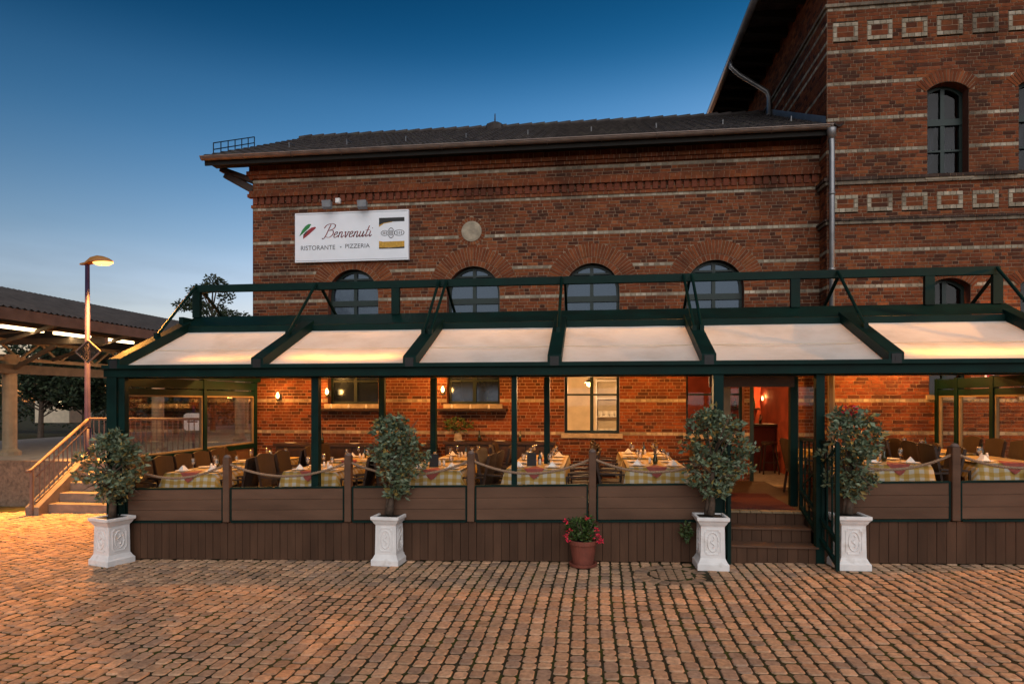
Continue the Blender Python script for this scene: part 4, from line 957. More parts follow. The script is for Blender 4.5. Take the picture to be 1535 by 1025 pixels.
# ------------------------------------------------------------------ terrace furniture
def make_table():
    t = thing('table', (0, 0, 0), '', 'table')
    build(MB().box(-.4, .4, -.6, .6, .71, .75), 'table_top', M['darkwood'], t)
    for sx in (-1, 1):
        for sy_ in (-1, 1): build(MB().box(sx * .36 - .03, sx * .36 + .03, sy_ * .55 - .03, sy_ * .55 + .03, 0, .71), 'leg', M['darkwood'], t)
    return t
def cloth_mesh(seed):
    random.seed(seed); hx, hy, zt = .412, .612, .757; mb = MB(); n = 12
    per = [(-hx + 2 * hx * k / n, -hy) for k in range(n)] + [(hx, -hy + 2 * hy * k / n) for k in range(n)] + [(hx - 2 * hx * k / n, hy) for k in range(n)] + [(-hx, hy - 2 * hy * k / n) for k in range(n)]
    m = len(per); ph = random.uniform(0, 6); vs = []; rows = 5
    for j in range(rows + 1):
        for i, (a, b) in enumerate(per):
            t = j / rows; corner = 1 - min(1, min(i % n, n - i % n) / 3)
            drop = (.23 + .09 * corner + .015 * math.sin(i * .8 + ph)) * t
            out = .012 + t * (.03 + .022 * math.sin(i * 1.35 + ph)) + .035 * corner * t
            nx = (1 if a >= hx - 1e-6 else -1 if a <= -hx + 1e-6 else 0); ny = (1 if b >= hy - 1e-6 else -1 if b <= -hy + 1e-6 else 0)
            if j == 0: vs.append((a, b, zt)); continue
            vs.append((a + nx * out, b + ny * out, zt - drop))
    fs = [(j * m + i, j * m + (i + 1) % m, (j + 1) * m + (i + 1) % m, (j + 1) * m + i) for j in range(rows) for i in range(m)] + [tuple(range(m))]
    mb.add(vs, fs); me = mb.mesh('tablecloth'); me.polygons.foreach_set('use_smooth', [True] * (len(me.polygons) - 1) + [False]); me.materials.append(M['cloth']); return me
clothes = [cloth_mesh(s) for s in (3, 5, 8)]
def overlay_mesh():
    mb = MB(); a = .15; y0 = -.6
    mb.add([(-a, y0 - .016, .7655), (a, y0 - .016, .7655), (0, y0 + .34, .7655)], [(0, 1, 2)])
    mb.add([(-a, y0 - .022, .765), (a, y0 - .022, .765), (.05, y0 - .055, .65), (0, y0 - .06, .615), (-.05, y0 - .055, .65)], [(0, 1, 2, 3, 4)])
    mb.add([(-a, y0 - .016, .7655), (a, y0 - .016, .7655), (a, y0 - .022, .765), (-a, y0 - .022, .765)], [(0, 1, 2, 3)])
    me = mb.mesh('napkin'); me.materials.append(M['red']); return me
ovm = overlay_mesh()
def make_chair():
    t = thing('chair', (0, 0, 0), '', 'chair')
    mb = MB(); mb.box(-.22, .22, -.2, .23, .42, .47); build(mb, 'seat', M['wicker'], t, bevel=.015)
    mb = MB(); K = 8; vs = []
    for j in range(6):
        z = .5 + .47 * j / 5
        for k in range(K + 1):
            u = -1 + 2 * k / K; w = .215 + .012 * j / 5; top = .03 * (1 - u * u) if j == 5 else 0
            for d in (0, .03): vs.append((u * w, -.2 - .09 * j / 5 - .035 * (1 - u * u) + d, z + top))
    idx = lambda j, k, d: (j * (K + 1) + k) * 2 + d; fs = []
    for j in range(5):
        for k in range(K):
            fs += [(idx(j, k, 0), idx(j, k + 1, 0), idx(j + 1, k + 1, 0), idx(j + 1, k, 0)), (idx(j, k, 1), idx(j + 1, k, 1), idx(j + 1, k + 1, 1), idx(j, k + 1, 1))]
    for k in range(K): fs += [(idx(5, k, 0), idx(5, k + 1, 0), idx(5, k + 1, 1), idx(5, k, 1)), (idx(0, k, 0), idx(0, k, 1), idx(0, k + 1, 1), idx(0, k + 1, 0))]
    for j in range(5): fs += [(idx(j, 0, 0), idx(j + 1, 0, 0), idx(j + 1, 0, 1), idx(j, 0, 1)), (idx(j, K, 0), idx(j, K, 1), idx(j + 1, K, 1), idx(j + 1, K, 0))]
    mb.add(vs, fs); build(mb, 'backrest', M['wicker'], t, smooth=False)
    for sx in (-1, 1):
        mb = MB(); mb.bar((sx * .2, .19, 0), (sx * .2, .2, .43), .035, .035, (0, 1, 0)); build(mb, 'leg', M['darkwood'], t)
        mb = MB(); mb.bar((sx * .2, -.24, 0), (sx * .2, -.18, .45), .035, .035, (0, 1, 0)); mb.bar((sx * .21, -.18, .45), (sx * .22, -.285, .96), .03, .03, (0, 1, 0)); build(mb, 'leg', M['darkwood'], t)
        mb = MB(); mb.bar((sx * .235, -.22, .66), (sx * .235, .16, .64), .035, .025); mb.bar((sx * .235, .15, .45), (sx * .235, .15, .64), .025, .025, (0, 1, 0)); build(mb, 'armrest', M['darkwood'], t)
    return t
tprot, cprot = make_table(), make_chair(); tu, cu = [], []
def glass_mesh():
    mb = MB(); mb.lathe([(.034, 0), (.03, .004), (.005, .01), (.005, .075), (.02, .09), (.036, .125), (.036, .15), (.029, .19), (.028, .19), (.034, .15), (.033, .126), (.018, .096)], (0, 0, 0), 12)
    me = mb.mesh('wine_glass'); me.polygons.foreach_set('use_smooth', [True] * len(me.polygons)); me.materials.append(M['clearglass']); return me
gm = glass_mesh()
def small(name, prof, mat, n=12):
    mb = MB(); mb.lathe(prof, (0, 0, 0), n); me = mb.mesh(name); me.polygons.foreach_set('use_smooth', [True] * len(me.polygons)); me.materials.append(M[mat]); return me
shaker = small('shaker', [(.02, 0), (.022, .05), (.014, .07), (.016, .08), (.008, .09)], 'porcelain')
oilb = small('oil_bottle', [(.03, 0), (.032, .1), (.012, .15), (.011, .21), (.014, .215)], 'bottle')
candle = small('candle_glass', [(.035, 0), (.04, .08), (.036, .08), (.03, .02)], 'clearglass')
plate = small('plate', [(.05, 0), (.12, .015), (.115, .018), (.05, .006)], 'porcelain', 20)
foldn = bpy.data.meshes.new('n'); _mb = MB(); _mb.add([(-.06, -.05, 0), (.06, -.05, 0), (.06, .05, 0), (-.06, .05, 0), (0, -.02, .075), (0, .02, .075)], [(0, 1, 4), (2, 3, 5), (1, 2, 5, 4), (3, 0, 4, 5)]); foldn = _mb.mesh('folded_napkin'); foldn.materials.append(M['porcelain'])
menu = MB().box(-.07, .07, -.012, .012, 0, .2).mesh('menu_card'); menu.materials.append(M['black'])
def put(name, me, loc, label, cat, group=None, rz=0):
    o = link(name, me, None, None, loc); o.rotation_euler = (0, 0, rz); return tag(o, label, cat, group)
# columns of tables: (pixel of the front table's centre, front edge Y, name of the spot, second table behind)
COLS = [(285, 'at the left end', 1.75), (464, 'left of the second planter', 1.7), (648, 'behind the second planter', 1.65), (801, 'behind the thinnest post', 1.24), (984, 'left of the steps', 1.6), (1346, 'right of the entrance', 1.75), (1518, 'at the right edge', 1.7)]
def vase(loc, label):
    t = thing('flower_vase', loc, label, 'vase', 'flower vases on tables')
    mb = MB(); mb.lathe([(.03, 0), (.04, .05), (.022, .11), (.03, .15), (.026, .15)], loc, 12); build(mb, 'vase', M['bottle'], t, smooth=True)
    mb = MB(); mf = MB()
    for k in range(14):
        a = random.uniform(0, 6.3); r = random.uniform(.03, .13); tip = Vector((loc[0] + r * math.cos(a), loc[1] + r * math.sin(a), loc[2] + random.uniform(.22, .36)))
        mb.tube([(loc[0], loc[1], loc[2] + .12), tip], .003, 4)
        for q in range(5):
            b = random.uniform(0, 6.3); mf.add([tip, tip + Vector((.02 * math.cos(b), .02 * math.sin(b), .012)), tip + Vector((.024 * math.cos(b + .7), .024 * math.sin(b + .7), .014))], [(0, 1, 2)])
    build(mb, 'stems', M['bark'], t); build(mf, 'blossoms', M['yellow'], t)
for ci, (px, where, dy) in enumerate(COLS):
    random.seed(40 + ci); xc = X(px, 9.35)
    for row in range(2):
        yc = 9.95 + row * dy; x = xc + (0 if row == 0 else random.uniform(-.05, .05)); z = zg(x) + FZ
        rn = 'front' if row == 0 else 'rear'; tlab = f'{rn} table {where}'
        first_or_copy(tprot, tu, (x, yc, z), 0, f'wooden {rn} table under a checked cloth {where}', 'terrace tables')
        o = link('tablecloth', clothes[(ci + row) % 3], None, None, (x, yc, z)); tag(o, f'yellow and white checked cloth over the {tlab}', 'tablecloth', 'checked tablecloths')
        if row == 0 or ci in (1, 3):
            put('napkin', ovm, (x, yc, z + .001), f'red cloth corner hanging over the edge of the {tlab}', 'cloth', 'red cloths on tables')
        zt = z + .758; 
        for sx in (-1, 1):
            for k, yy in enumerate((-.3, .3)):
                if ci == 6 and sx > 0 and TX1 - x < .75: continue
                if ci == 5 and sx < 0 and k == 1: continue
                first_or_copy(cprot, cu, (x + sx * random.uniform(.58, .66), yc + yy + random.uniform(-.04, .04), z), (math.pi / 2 if sx > 0 else -math.pi / 2) + random.uniform(-.12, .12), f'brown woven chair, {"right" if sx > 0 else "left"} side, {"near" if k == 0 else "far"} end, {tlab}', f'chairs at the {tlab}')
                put('wine_glass', gm, (x + sx * .2, yc + yy + .08, zt + .003), f'clear wine glass on the {tlab}', 'glass', f'wine glasses on the {tlab}')
                put('plate', plate, (x + sx * .25, yc + yy - .1, zt + .003), f'white plate on the {tlab}', 'plate', f'plates on the {tlab}')
                if k == row: put('folded_napkin', foldn, (x + sx * .25, yc + yy - .1, zt + .022), f'folded white napkin on a plate, {tlab}', 'napkin', f'folded napkins on the {tlab}', random.uniform(-.5, .5))
        put('shaker', shaker, (x + .03, yc + .02, zt + .003), f'white shaker in the middle of the {tlab}', 'shaker', f'shakers on the {tlab}')
        put('shaker', shaker, (x - .04, yc + .03, zt + .003), f'white shaker in the middle of the {tlab}', 'shaker', f'shakers on the {tlab}')
        if ci in (0, 3, 6) or row: put('oil_bottle', oilb, (x + .02, yc + .12, zt + .003), f'dark oil bottle on the {tlab}', 'bottle')
        if ci in (2, 3) and row == 0: put('menu_card', menu, (x - .08, yc - .18, zt + .003), f'black menu card standing on the {tlab}', 'menu', None, .25)
        if ci in (4, 5) and row == 0: vase((x + .03, yc - .1, zt + .003), f'vase of small yellow flowers on the {tlab}')
random.seed(99)
for k in range(5):
    y = 9.35 + k * .52; first_or_copy(cprot, cu, (TX0 + .38, y, zg(TX0) + FZ), -math.pi / 2, ['nearest', 'second nearest', 'middle', 'second farthest', 'farthest'][k] + ' brown woven chair in the row against the left glass end', 'chairs along the left glass end')
for k in range(4):
    y = 9.5 + k * .6; first_or_copy(cprot, cu, (TX1 - .4, y, zg(TX1) + FZ), math.pi / 2, ['nearest', 'second', 'third', 'farthest'][k] + ' brown woven chair in the row against the right glass end', 'chairs along the right glass end')
# sideboards along the wall
for a, b, lb in ((-6.6, -3.2, 'long dark wooden sideboard against the wall under the leftmost window'), (-3.0, -.75, 'dark wooden sideboard against the wall under the second window')):
    t = thing('sideboard', ((a + b) / 2, YW - .25, zg(a) + FZ), lb, 'sideboard'); z = zg((a + b) / 2) + FZ
    build(MB().box(a, b, YW - .42, YW - .06, z + .9, z + .96), 'top', M['darkwood'], t, bevel=.005)
    n = 4
    for k in range(n):
        w = (b - a - .1) / n; build(MB().box(a + .05 + k * w + .01, a + .05 + (k + 1) * w - .01, YW - .395, YW - .37, z + .06, z + .89), 'door', M['darkwood'], t)
    build(MB().box(a + .04, b - .04, YW - .37, YW - .08, z, z + .9), 'carcass', M['black'], t)
    for k in range(5):
        xx = a + .3 + k * (b - a - .6) / 4
        if k % 2: put('oil_bottle', oilb, (xx, YW - .24, z + .961), 'dark bottle on the ' + lb.replace('against', 'standing against')[:60], 'bottle', 'bottles on the ' + lb[:30])
        else: put('plate', plate, (xx, YW - .24, z + .961), 'white dish on the ' + lb[:60], 'dish', 'dishes on the ' + lb[:30])
for i, (u, lb) in enumerate(((-5.03, 'leftmost'), (-2.46, 'second'))):
    t = build(MB().box(u - .72, u + .72, YW - .3, YW - .012, 2.0, 2.045), 'wall_shelf', M['darkwood'], bevel=.004); tag(t, f'dark wooden shelf on the brick wall below the {lb} terrace window', 'shelf')
    for k in range(3):
        put('shaker', shaker, (u - .4 + k * .38, YW - .2, 2.0455), f'small white ornament on the shelf below the {lb} window', 'ornament', f'ornaments on the shelf below the {lb} window')
def leaves(mb, c, rad, n, size, pal, flat=1, seed=None):
    for _ in range(n):
        d = Vector((random.gauss(0, 1), random.gauss(0, 1), random.gauss(0, 1))).normalized() * random.uniform(.35, 1) ** .6
        p = Vector(c) + Vector((d.x * rad[0], d.y * rad[1], d.z * rad[2]))
        ax = Vector((random.gauss(0, 1) + d.x * 1.2, random.gauss(0, 1) + d.y * 1.2, random.gauss(0, .7) + .2)).normalized(); u = ax.cross(Vector((random.gauss(0, 1), random.gauss(0, 1), random.gauss(0, 1)))).normalized()
        s = size * random.uniform(.7, 1.3); nrm = ax.cross(u) * s * .12; f = random.uniform(.75, 1.25); t = random.choice(pal); mb.cur = tuple(k * f for k in t)
        a, b, m_ = p, p + ax * s, p + ax * s * .45
        mb.add([a, m_ + u * s * .28 + nrm, b, m_ - u * s * .28 + nrm, m_], [(0, 1, 4), (1, 2, 4), (2, 3, 4), (3, 0, 4)])
vp = atY(686, 668, YW - .3); t = thing('potted_plant', (vp.x, YW - .26, zg(vp.x) + FZ + .961), 'green leafy plant in a pale jug on the sideboard', 'plant')
z = zg(vp.x) + FZ + .961; mb = MB(); mb.lathe([(.06, 0), (.085, .1), (.05, .2), (.06, .22)], (vp.x, YW - .26, z), 12); build(mb, 'jug', M['stone'], t, smooth=True)
mb = MB(); leaves(mb, (vp.x, YW - .28, z + .34), (.34, .16, .14), 160, .08, [(.05, .09, .025), (.08, .11, .03)]); stuff(build(mb, 'foliage', M['leaf'], t, tint=True))

# ------------------------------------------------------------------ lit restaurant room behind the door and the right windows
room = thing('dining_room', (1.5, YW + 2, .5), 'warmly lit dining room seen through the open door and lit window', 'room')
rx0, rx1, ry0, ry1, rz0, rz1 = -1.4, 4.28, YW + .22, 17.4, .55, 3.4
for nm, b, m_ in (('floor', (rx0, rx1, ry0 - .2, ry1, rz0 - .05, rz0), 'stone'), ('ceiling', (rx0, rx1, ry0, ry1, rz1, rz1 + .05), 'cream'), ('back_wall', (1.2, rx1, ry1, ry1 + .05, rz0, rz1), 'redwall'), ('back_wall', (rx0, 1.2, ry1 - .6, ry1 - .55, rz0, rz1), 'cream'), ('side_wall', (rx0 - .05, rx0, ry0, ry1, rz0, rz1), 'cream'), ('side_wall', (rx1, rx1 + .03, ry0, ry1, rz0, rz1), 'redwall')):
    build(MB().box(*b), nm, M[m_], room)
df = thing('entrance_door_frame', ((DX0 + DX1) / 2, YW, .55), 'dark green frame round the open restaurant doorway', 'door frame')
for b in ((DX0, DX0 + .07, YW - .01, YW + .2, .55, DZ1), (DX1 - .07, DX1, YW - .01, YW + .2, .55, DZ1)): build(MB().box(*b), 'jamb', M['greenw'], df)
build(MB().box(DX0 + .07, DX1 - .07, YW - .008, YW + .2, DZ1 - .08, DZ1), 'head', M['greenw'], df)
bar_ = thing('bar_counter', (3.4, 16.2, .55), 'dark red bar counter inside the lit doorway', 'bar')
build(MB().box(2.2, 4.25, 15.9, 16.5, .552, 1.6), 'front', M['carpet'], bar_); build(MB().box(2.1, 4.27, 15.82, 16.55, 1.6, 1.66), 'counter_top', M['darkwood'], bar_, bevel=.01)
for k in range(9):
    put('bar_bottle', oilb, (2.75 + k * .15 + random.uniform(-.03, .03), 16.1 + random.uniform(-.1, .15), 1.661), 'dark bottle standing on the bar counter inside the door', 'bottle', 'bottles on the bar counter')
for k in range(7): put('bar_glass', gm, (2.8 + k * .19, 15.95, 1.661), 'clear glass standing on the bar counter inside the door', 'glass', 'glasses on the bar counter')
bs = thing('bottle_shelf', (3.5, 17.2, 1.9), 'dark wooden shelf of bottles on the red wall behind the bar', 'shelf')
build(MB().box(2.9, 4.2, 17.15, 17.39, 1.98, 2.02), 'board', M['darkwood'], bs)
for k in range(8): build(MB().lathe([(.035, 2.021), (.035, 2.17), (.012, 2.22), (.012, 2.28)], (3.0 + k * .155, 17.27, 0), 8), 'bottle', M['bottle'], bs)
def bar_stool(loc, lb):
    t = thing('bar_stool', loc, lb, 'stool', 'stools in front of the bar'); x, y, z = loc
    mb = MB(); mb.lathe([(.17, .66), (.18, .70), (.16, .73)], loc, 14); build(mb, 'seat', M['darkwood'], t)
    for sx in (-1, 1):
        for sy_ in (-1, 1): build(MB().bar((x + sx * .17, y + sy_ * .17, z), (x + sx * .11, y + sy_ * .11, z + .67), .03, .03), 'leg', M['darkwood'], t)
    build(MB().box(x - .14, x + .14, y - .15, y - .13, z + .25, z + .28), 'foot_rail', M['darkwood'], t)
bar_stool((3.35, 15.4, .552), 'left wooden stool in front of the bar inside the door'); bar_stool((3.95, 15.3, .552), 'right wooden stool in front of the bar inside the door')
lp = thing('bar_wall_lamp', (X(1145, 17.2), 17.2, 2.25), 'bright candle lamp glowing on the red wall behind the bar', 'lamp')
lx = X(1145, 17.2); mb = MB(); mb.tube([(lx, 17.39, 2.1), (lx, 17.2, 2.08), (lx, 17.2, 2.2)], .012, 6); build(mb, 'bracket', M['black'], lp)
mb = MB(); mb.lathe([(.01, 2.2), (.05, 2.23), (.055, 2.29), (.01, 2.36)], (lx, 17.2, 0), 10); build(mb, 'bulb', M['bulb'], lp, smooth=True); point('bar_wall_lamp_light', (lx, 17.0, 2.32), 60, (1, .42, .13))
pl = thing('pendant_lamp', (-.1, 13.75, 2.5), 'bright pendant bulb hanging inside the lit window', 'lamp')
px_ = X(883, 13.75); mb = MB(); mb.tube([(px_, 13.75, 2.66), (px_, 13.75, 3.4)], .008, 5); mb.lathe([(.02, 2.66), (.1, 2.6), (.1, 2.59), (.02, 2.65)], (px_, 13.75, 0), 12); build(mb, 'flex', M['black'], pl)
mb = MB(); mb.lathe([(.01, 2.5), (.05, 2.53), (.05, 2.59), (.02, 2.64)], (px_, 13.75, 0), 10); build(mb, 'bulb', M['bulb'], pl, smooth=True); point('pendant_light', (px_ + .02, 14.0, 2.45), 60, (1, .60, .28))
cb_ = thing('white_shelf_unit', (.55, 16.4, .55), 'pale shelf unit with stacked crockery inside the lit window', 'shelf')
for z in (.9, 1.35, 1.8, 2.25, 2.7): build(MB().box(.05, 1.15, 16.4, 16.78, z, z + .03), 'board', M['porcelain'], cb_)
for xx in (.05, .6, 1.12): build(MB().box(xx, xx + .03, 16.41, 16.79, .552, 2.75), 'upright', M['porcelain'], cb_)
for k in range(14): build(MB().lathe([(.06, 0), (.09, .12), (.085, .12)], (.18 + (k % 7) * .14, 16.55, 1.381 if k < 7 else 1.831), 10), 'bowl', M['porcelain'], cb_)

# ------------------------------------------------------------------ planters and plants at the foot of the deck
def make_planter():
    t = thing('planter', (0, 0, 0), '', 'planter'); s2 = math.sqrt(2)
    mb = MB(); prof = [(.255, 0), (.255, .085), (.235, .10), (.205, .15), (.2, .16), (.192, .57), (.2, .585), (.215, .60), (.24, .64), (.262, .655), (.262, .70), (.215, .70), (.205, .665), (.0, .66)]
    mb.lathe([(r * s2, z) for r, z in prof], (0, 0, 0), 4, math.pi / 4); build(mb, 'pedestal', M['white'], t, bevel=.008)
    for k in range(4):
        a = k * math.pi / 2; Rm = Matrix.Rotation(a, 3, 'Z')
        def T(u, d, z): return Rm @ Vector((u, -(.199 - (z - .16) * .02 + d), z))
        mb = MB(); w, z0, z1, n = .125, .21, .535, .03
        ol = [(-w, z0 + n), (-w + n, z0 + n), (-w + n, z0), (w - n, z0), (w - n, z0 + n), (w, z0 + n), (w, z1 - n), (w - n, z1 - n), (w - n, z1), (-w + n, z1), (-w + n, z1 - n), (-w, z1 - n)]
        for (u, z), (u2, z2) in zip(ol, ol[1:] + ol[:1]): mb.bar(T(u, .003, z), T(u2, .003, z2), .016, .016, Rm @ Vector((0, -1, 0)))
        f = build(mb, 'relief_panel', M['white'], t)
        mb = MB(); oval = [T(.085 * math.cos(q), .004, .372 + .125 * math.sin(q)) for q in np.linspace(0, 2 * math.pi, 25)]; mb.tube(oval, .009, 6)
        sc_ = [T(.03 * math.sin(q * 1.0) * (1.1 - abs(q - 4.7) / 9), .006, .30 + .15 * q / 9.4) for q in np.linspace(0, 9.4, 22)]; mb.tube(sc_, .009, 5); build(mb, 'medallion', M['white'], f, smooth=True)
    mb = MB(); mb.box(-.2, .2, -.2, .2, .662, .682); build(mb, 'soil', M['soil'], t)
    return t
pprot = make_planter(); pu = []
PLA = [(168, 851, -.3, 'white stone planter at the left corner of the deck'), (584, 851, -.06, 'white stone planter in front of the deck boards, second from the left'), (1065, 858, .02, 'white stone planter just left of the entrance steps'), (1272, 858, .05, 'white stone planter just right of the entrance gate')]
SP = []
for px, py, rz, lb in PLA:
    g = onground(px, py); g.y += .27; g.x = X(px, g.y); g.z = zg(g.x)
    first_or_copy(pprot, pu, g, rz, lb, 'white stone planters', (.84, .84, .98) if px < 300 else (.78, .78, .97)); SP.append(g.copy())
G1 = [(.06, .085, .045), (.095, .13, .075), (.04, .06, .032), (.15, .19, .13), (.19, .14, .04), (.075, .11, .065), (.12, .155, .095)]
def small_tree(g, label, hgt, rad, seed, lean=0, extra=(), flower=False):
    random.seed(seed); b = Vector(g) + Vector((0, 0, .683)); t = thing('potted_tree', b, label, 'small tree', 'leafy trees in the planters')
    mb = MB(); cz = b.z + hgt * .58
    mb.tube([b, b + Vector((.02, 0, .15)), b + Vector((lean * .4, .01, .32)), b + Vector((lean, 0, hgt * .6))], [.055, .042, .034, .02], 8)
    mb.tube([b + Vector((-.05, .02, 0)), b + Vector((-.03, .02, .2)), b + Vector((-.06, 0, .42))], [.03, .024, .015], 6)
    for k in range(16):
        a = random.uniform(0, 6.3); s = b + Vector((lean * .5, 0, random.uniform(.22, .6) * hgt)); e_ = Vector((b.x + lean + math.cos(a) * rad * .8, b.y + math.sin(a) * rad * .8, cz + random.uniform(-.35, .42) * hgt)); mb.tube([s, s.lerp(e_, .5) + Vector((0, 0, .05)), e_], [.014, .009, .004], 5)
    build(mb, 'trunk', M['bark'], t, smooth=True)
    mb = MB()
    for k in range(46):
        a = random.uniform(0, 6.3); zz = random.uniform(-1, 1); rr = math.sqrt(max(.05, 1 - zz * zz)) * random.uniform(.3, 1.0) * (1.0 if zz > -.3 else .75)
        c = (b.x + lean + rad * rr * math.cos(a) * .92, b.y + rad * rr * math.sin(a) * .8, cz + zz * hgt * .38)
        leaves(mb, c, (.12, .12, .115), random.randint(28, 52), .078, G1)
    for ex, ez in extra: 
        for q in range(4): leaves(mb, (b.x + ex * (.7 + q * .1), b.y, b.z + ez + q * .02), (.07, .06, .06), 22, .058, G1)
    stuff(build(mb, 'crown', M['leaf'], t, tint=True))
    if flower:
        mb = MB(); leaves(mb, (b.x - .02, b.y - .12, b.z + hgt * 1.0), (.07, .05, .06), 26, .06, [(.5, .02, .04)]); o = build(mb, 'red_bow', M['leaf'], t, tint=True)
G1 = [tuple(k * 1.45 for k in c) for c in G1]
small_tree(SP[0], 'dense leafy tree in the planter at the left corner', 1.2, .5, 11, .03)
small_tree(SP[1], 'slim blue green leafy tree in the second planter from the left', 1.36, .42, 12, .06, ((.52, .78),))
small_tree(SP[2], 'round crowned leafy tree in the planter left of the steps', 1.36, .47, 13, .04, ((.55, .8), (.5, .55)))
small_tree(SP[3], 'leafy tree with a red bow in the planter right of the gate', 1.32, .44, 14, .02, (), True)
random.seed(21)
w0 = SP[2]; tw_ = thing('weed_tuft', (w0.x - .3, YD - .03, zg(w0.x) + .25), 'green tuft growing out of the deck boards beside the planter by the steps', 'plant')
mb = MB(); leaves(mb, (w0.x - .29, YD - .1, zg(w0.x) + .43), (.07, .06, .13), 120, .05, [(.05, .09, .03), (.07, .1, .03)]); stuff(build(mb, 'foliage', M['leaf'], tw_, tint=True))
fp = onground(874, 853); fp.y += .16; fp.x = X(874, fp.y); fp.z = zg(fp.x)
t = thing('flower_pot', fp, 'terracotta pot with saucer standing before the deck boards', 'flower pot')
mb = MB(); mb.lathe([(.135, .03), (.175, .30), (.19, .30), (.193, .355), (.175, .36), (.165, .31), (.0, .31)], fp, 24); build(mb, 'pot', M['terra'], t, smooth=False, bevel=.004)
mb = MB(); mb.lathe([(.15, .002), (.185, .02), (.19, .055), (.17, .055), (.15, .03), (.0, .03)], fp, 24); build(mb, 'saucer', M['terra'], t)
mb = MB(); mb.lathe([(.16, .325), (.14, .33), (.0, .33)], fp, 16); build(mb, 'soil', M['soil'], t)
t = thing('flowering_plant', fp + Vector((0, 0, .331)), 'bushy green plant with red flowers in the terracotta pot', 'plant')
mb = MB()
for k in range(14):
    a = random.uniform(0, 6.3); mb.tube([fp + Vector((0, 0, .33)), fp + Vector((.18 * math.cos(a), .18 * math.sin(a), .5 + random.uniform(0, .15)))], [.008, .004], 5)
build(mb, 'stems', M['bark'], t)
mb = MB()
for k in range(26):
    a = random.uniform(0, 6.3); r = random.uniform(.03, .2); leaves(mb, (fp.x + r * math.cos(a), fp.y + r * math.sin(a) * .8, fp.z + .46 + random.uniform(-.08, .17) * (1.2 - r * 3)), (.075, .07, .07), 40, .05, [(.05, .10, .02), (.08, .13, .03), (.03, .06, .015)])
stuff(build(mb, 'foliage', M['leaf'], t, tint=True))
for k, (ax, az) in enumerate(((-.22, .42), (-.17, .5), (-.2, .36), (.2, .44), (.17, .52), (.24, .38), (.06, .66), (-.22, .62), (.22, .36), (.12, .41))):
    mb = MB(); leaves(mb, (fp.x + ax, fp.y - .13, fp.z + az), (.024, .02, .024), 16, .034, [(.62, .015, .05), (.7, .03, .08)]); build(mb, 'flower', M['leaf'], t, tint=True)

# ------------------------------------------------------------------ railway platform, stairs, canopy on the left
PZ = .72
plat = build(MB().box(-22, -9.2, 14.25, 70, -.6, PZ), 'platform', M['stoneplat'], bevel=.01); struct(plat)
stt = thing('platform_stairs', (-11.3, 13.1, zg(-11.3)), 'sandy concrete stairs with a sloping side wall leading up to the platform', 'stairs')
gz = zg(-11.5); n = 5; rh = (PZ - gz) / n; xs0, xs1 = -12.05, -9.6
for k in range(n):
    build(MB().box(xs0, xs1, 13.0 + k * .3, 14.4 if k == n - 1 else 14.27, gz + k * rh - (.2 if k == 0 else 0), gz + (k + 1) * rh - (.004 if k == n - 1 else 0)), 'step', M['concrete'], stt, bevel=.012)
mb = MB(); a0, a1 = 12.75, 14.45
pts = [(a0, gz - .2), (a1, gz - .2), (a1, PZ + .18), (a1 - .25, PZ + .18), (a0, gz + .16)]
mb.add([(xx, y, z) for xx in (xs0 - .32, xs0 - .002) for y, z in pts], [(0, 1, 2, 3, 4), (5, 6, 7, 8, 9), (0, 5, 9, 4), (4, 9, 8, 3), (3, 8, 7, 2), (2, 7, 6, 1)]); build(mb, 'side_wall', M['concrete'], stt, bevel=.01)
rw = build(MB().box(-60, xs0 - .33, 14.1, 14.24, -.6, PZ + .03), 'retaining_wall', M['plaster']); tag(rw, 'low rough rendered retaining wall of the platform left of the stairs', 'wall')
hr = thing('handrail', (xs0 - .16, 13, gz), 'pale painted metal handrail with balusters beside the platform stairs', 'railing')
xr = xs0 - .16; A = Vector((xr, 12.72, gz + .98)); B = Vector((xr, 14.35, PZ + 1.05)); C = Vector((-9.2, 14.4, PZ + 1.05))
mb = MB(); mb.tube([A + Vector((0, -.12, -.02)), A, B], .035, 8); mb.tube([B, C], .03, 8); mb.tube([A + Vector((0, .12, -.16)), B + Vector((0, 0, -.16))], .02, 6); build(mb, 'top_rail', M['rail'], hr, smooth=True)
mb = MB(); mb.tube([A + Vector((0, .12, -.72)), B + Vector((0, 0, -.78))], .02, 6); mb.tube([B + Vector((0, 0, -.9)), C + Vector((0, 0, -.9))], .02, 6); build(mb, 'lower_rail', M['rail'], hr)
for p, zb_ in ((A + Vector((0, .02, 0)), gz), (B, PZ + .17), (C, PZ)):
    mb = MB(); mb.tube([(p.x, p.y, zb_ - .02), (p.x, p.y, p.z)], .04, 8); build(mb, 'post', M['rail'], hr)
for k in range(1, 12):
    p = (A + Vector((0, .1, 0))).lerp(B, k / 12); q = (A + Vector((0, .1, -.7))).lerp(B + Vector((0, 0, -.78)), k / 12); build(MB().tube([q, p], .014, 5), 'baluster', M['rail'], hr)
for k in range(1, 22):
    p = B.lerp(C, k / 22); build(MB().tube([(p.x, p.y, PZ + .15), (p.x, p.y, p.z)], .014, 5), 'baluster', M['rail'], hr)
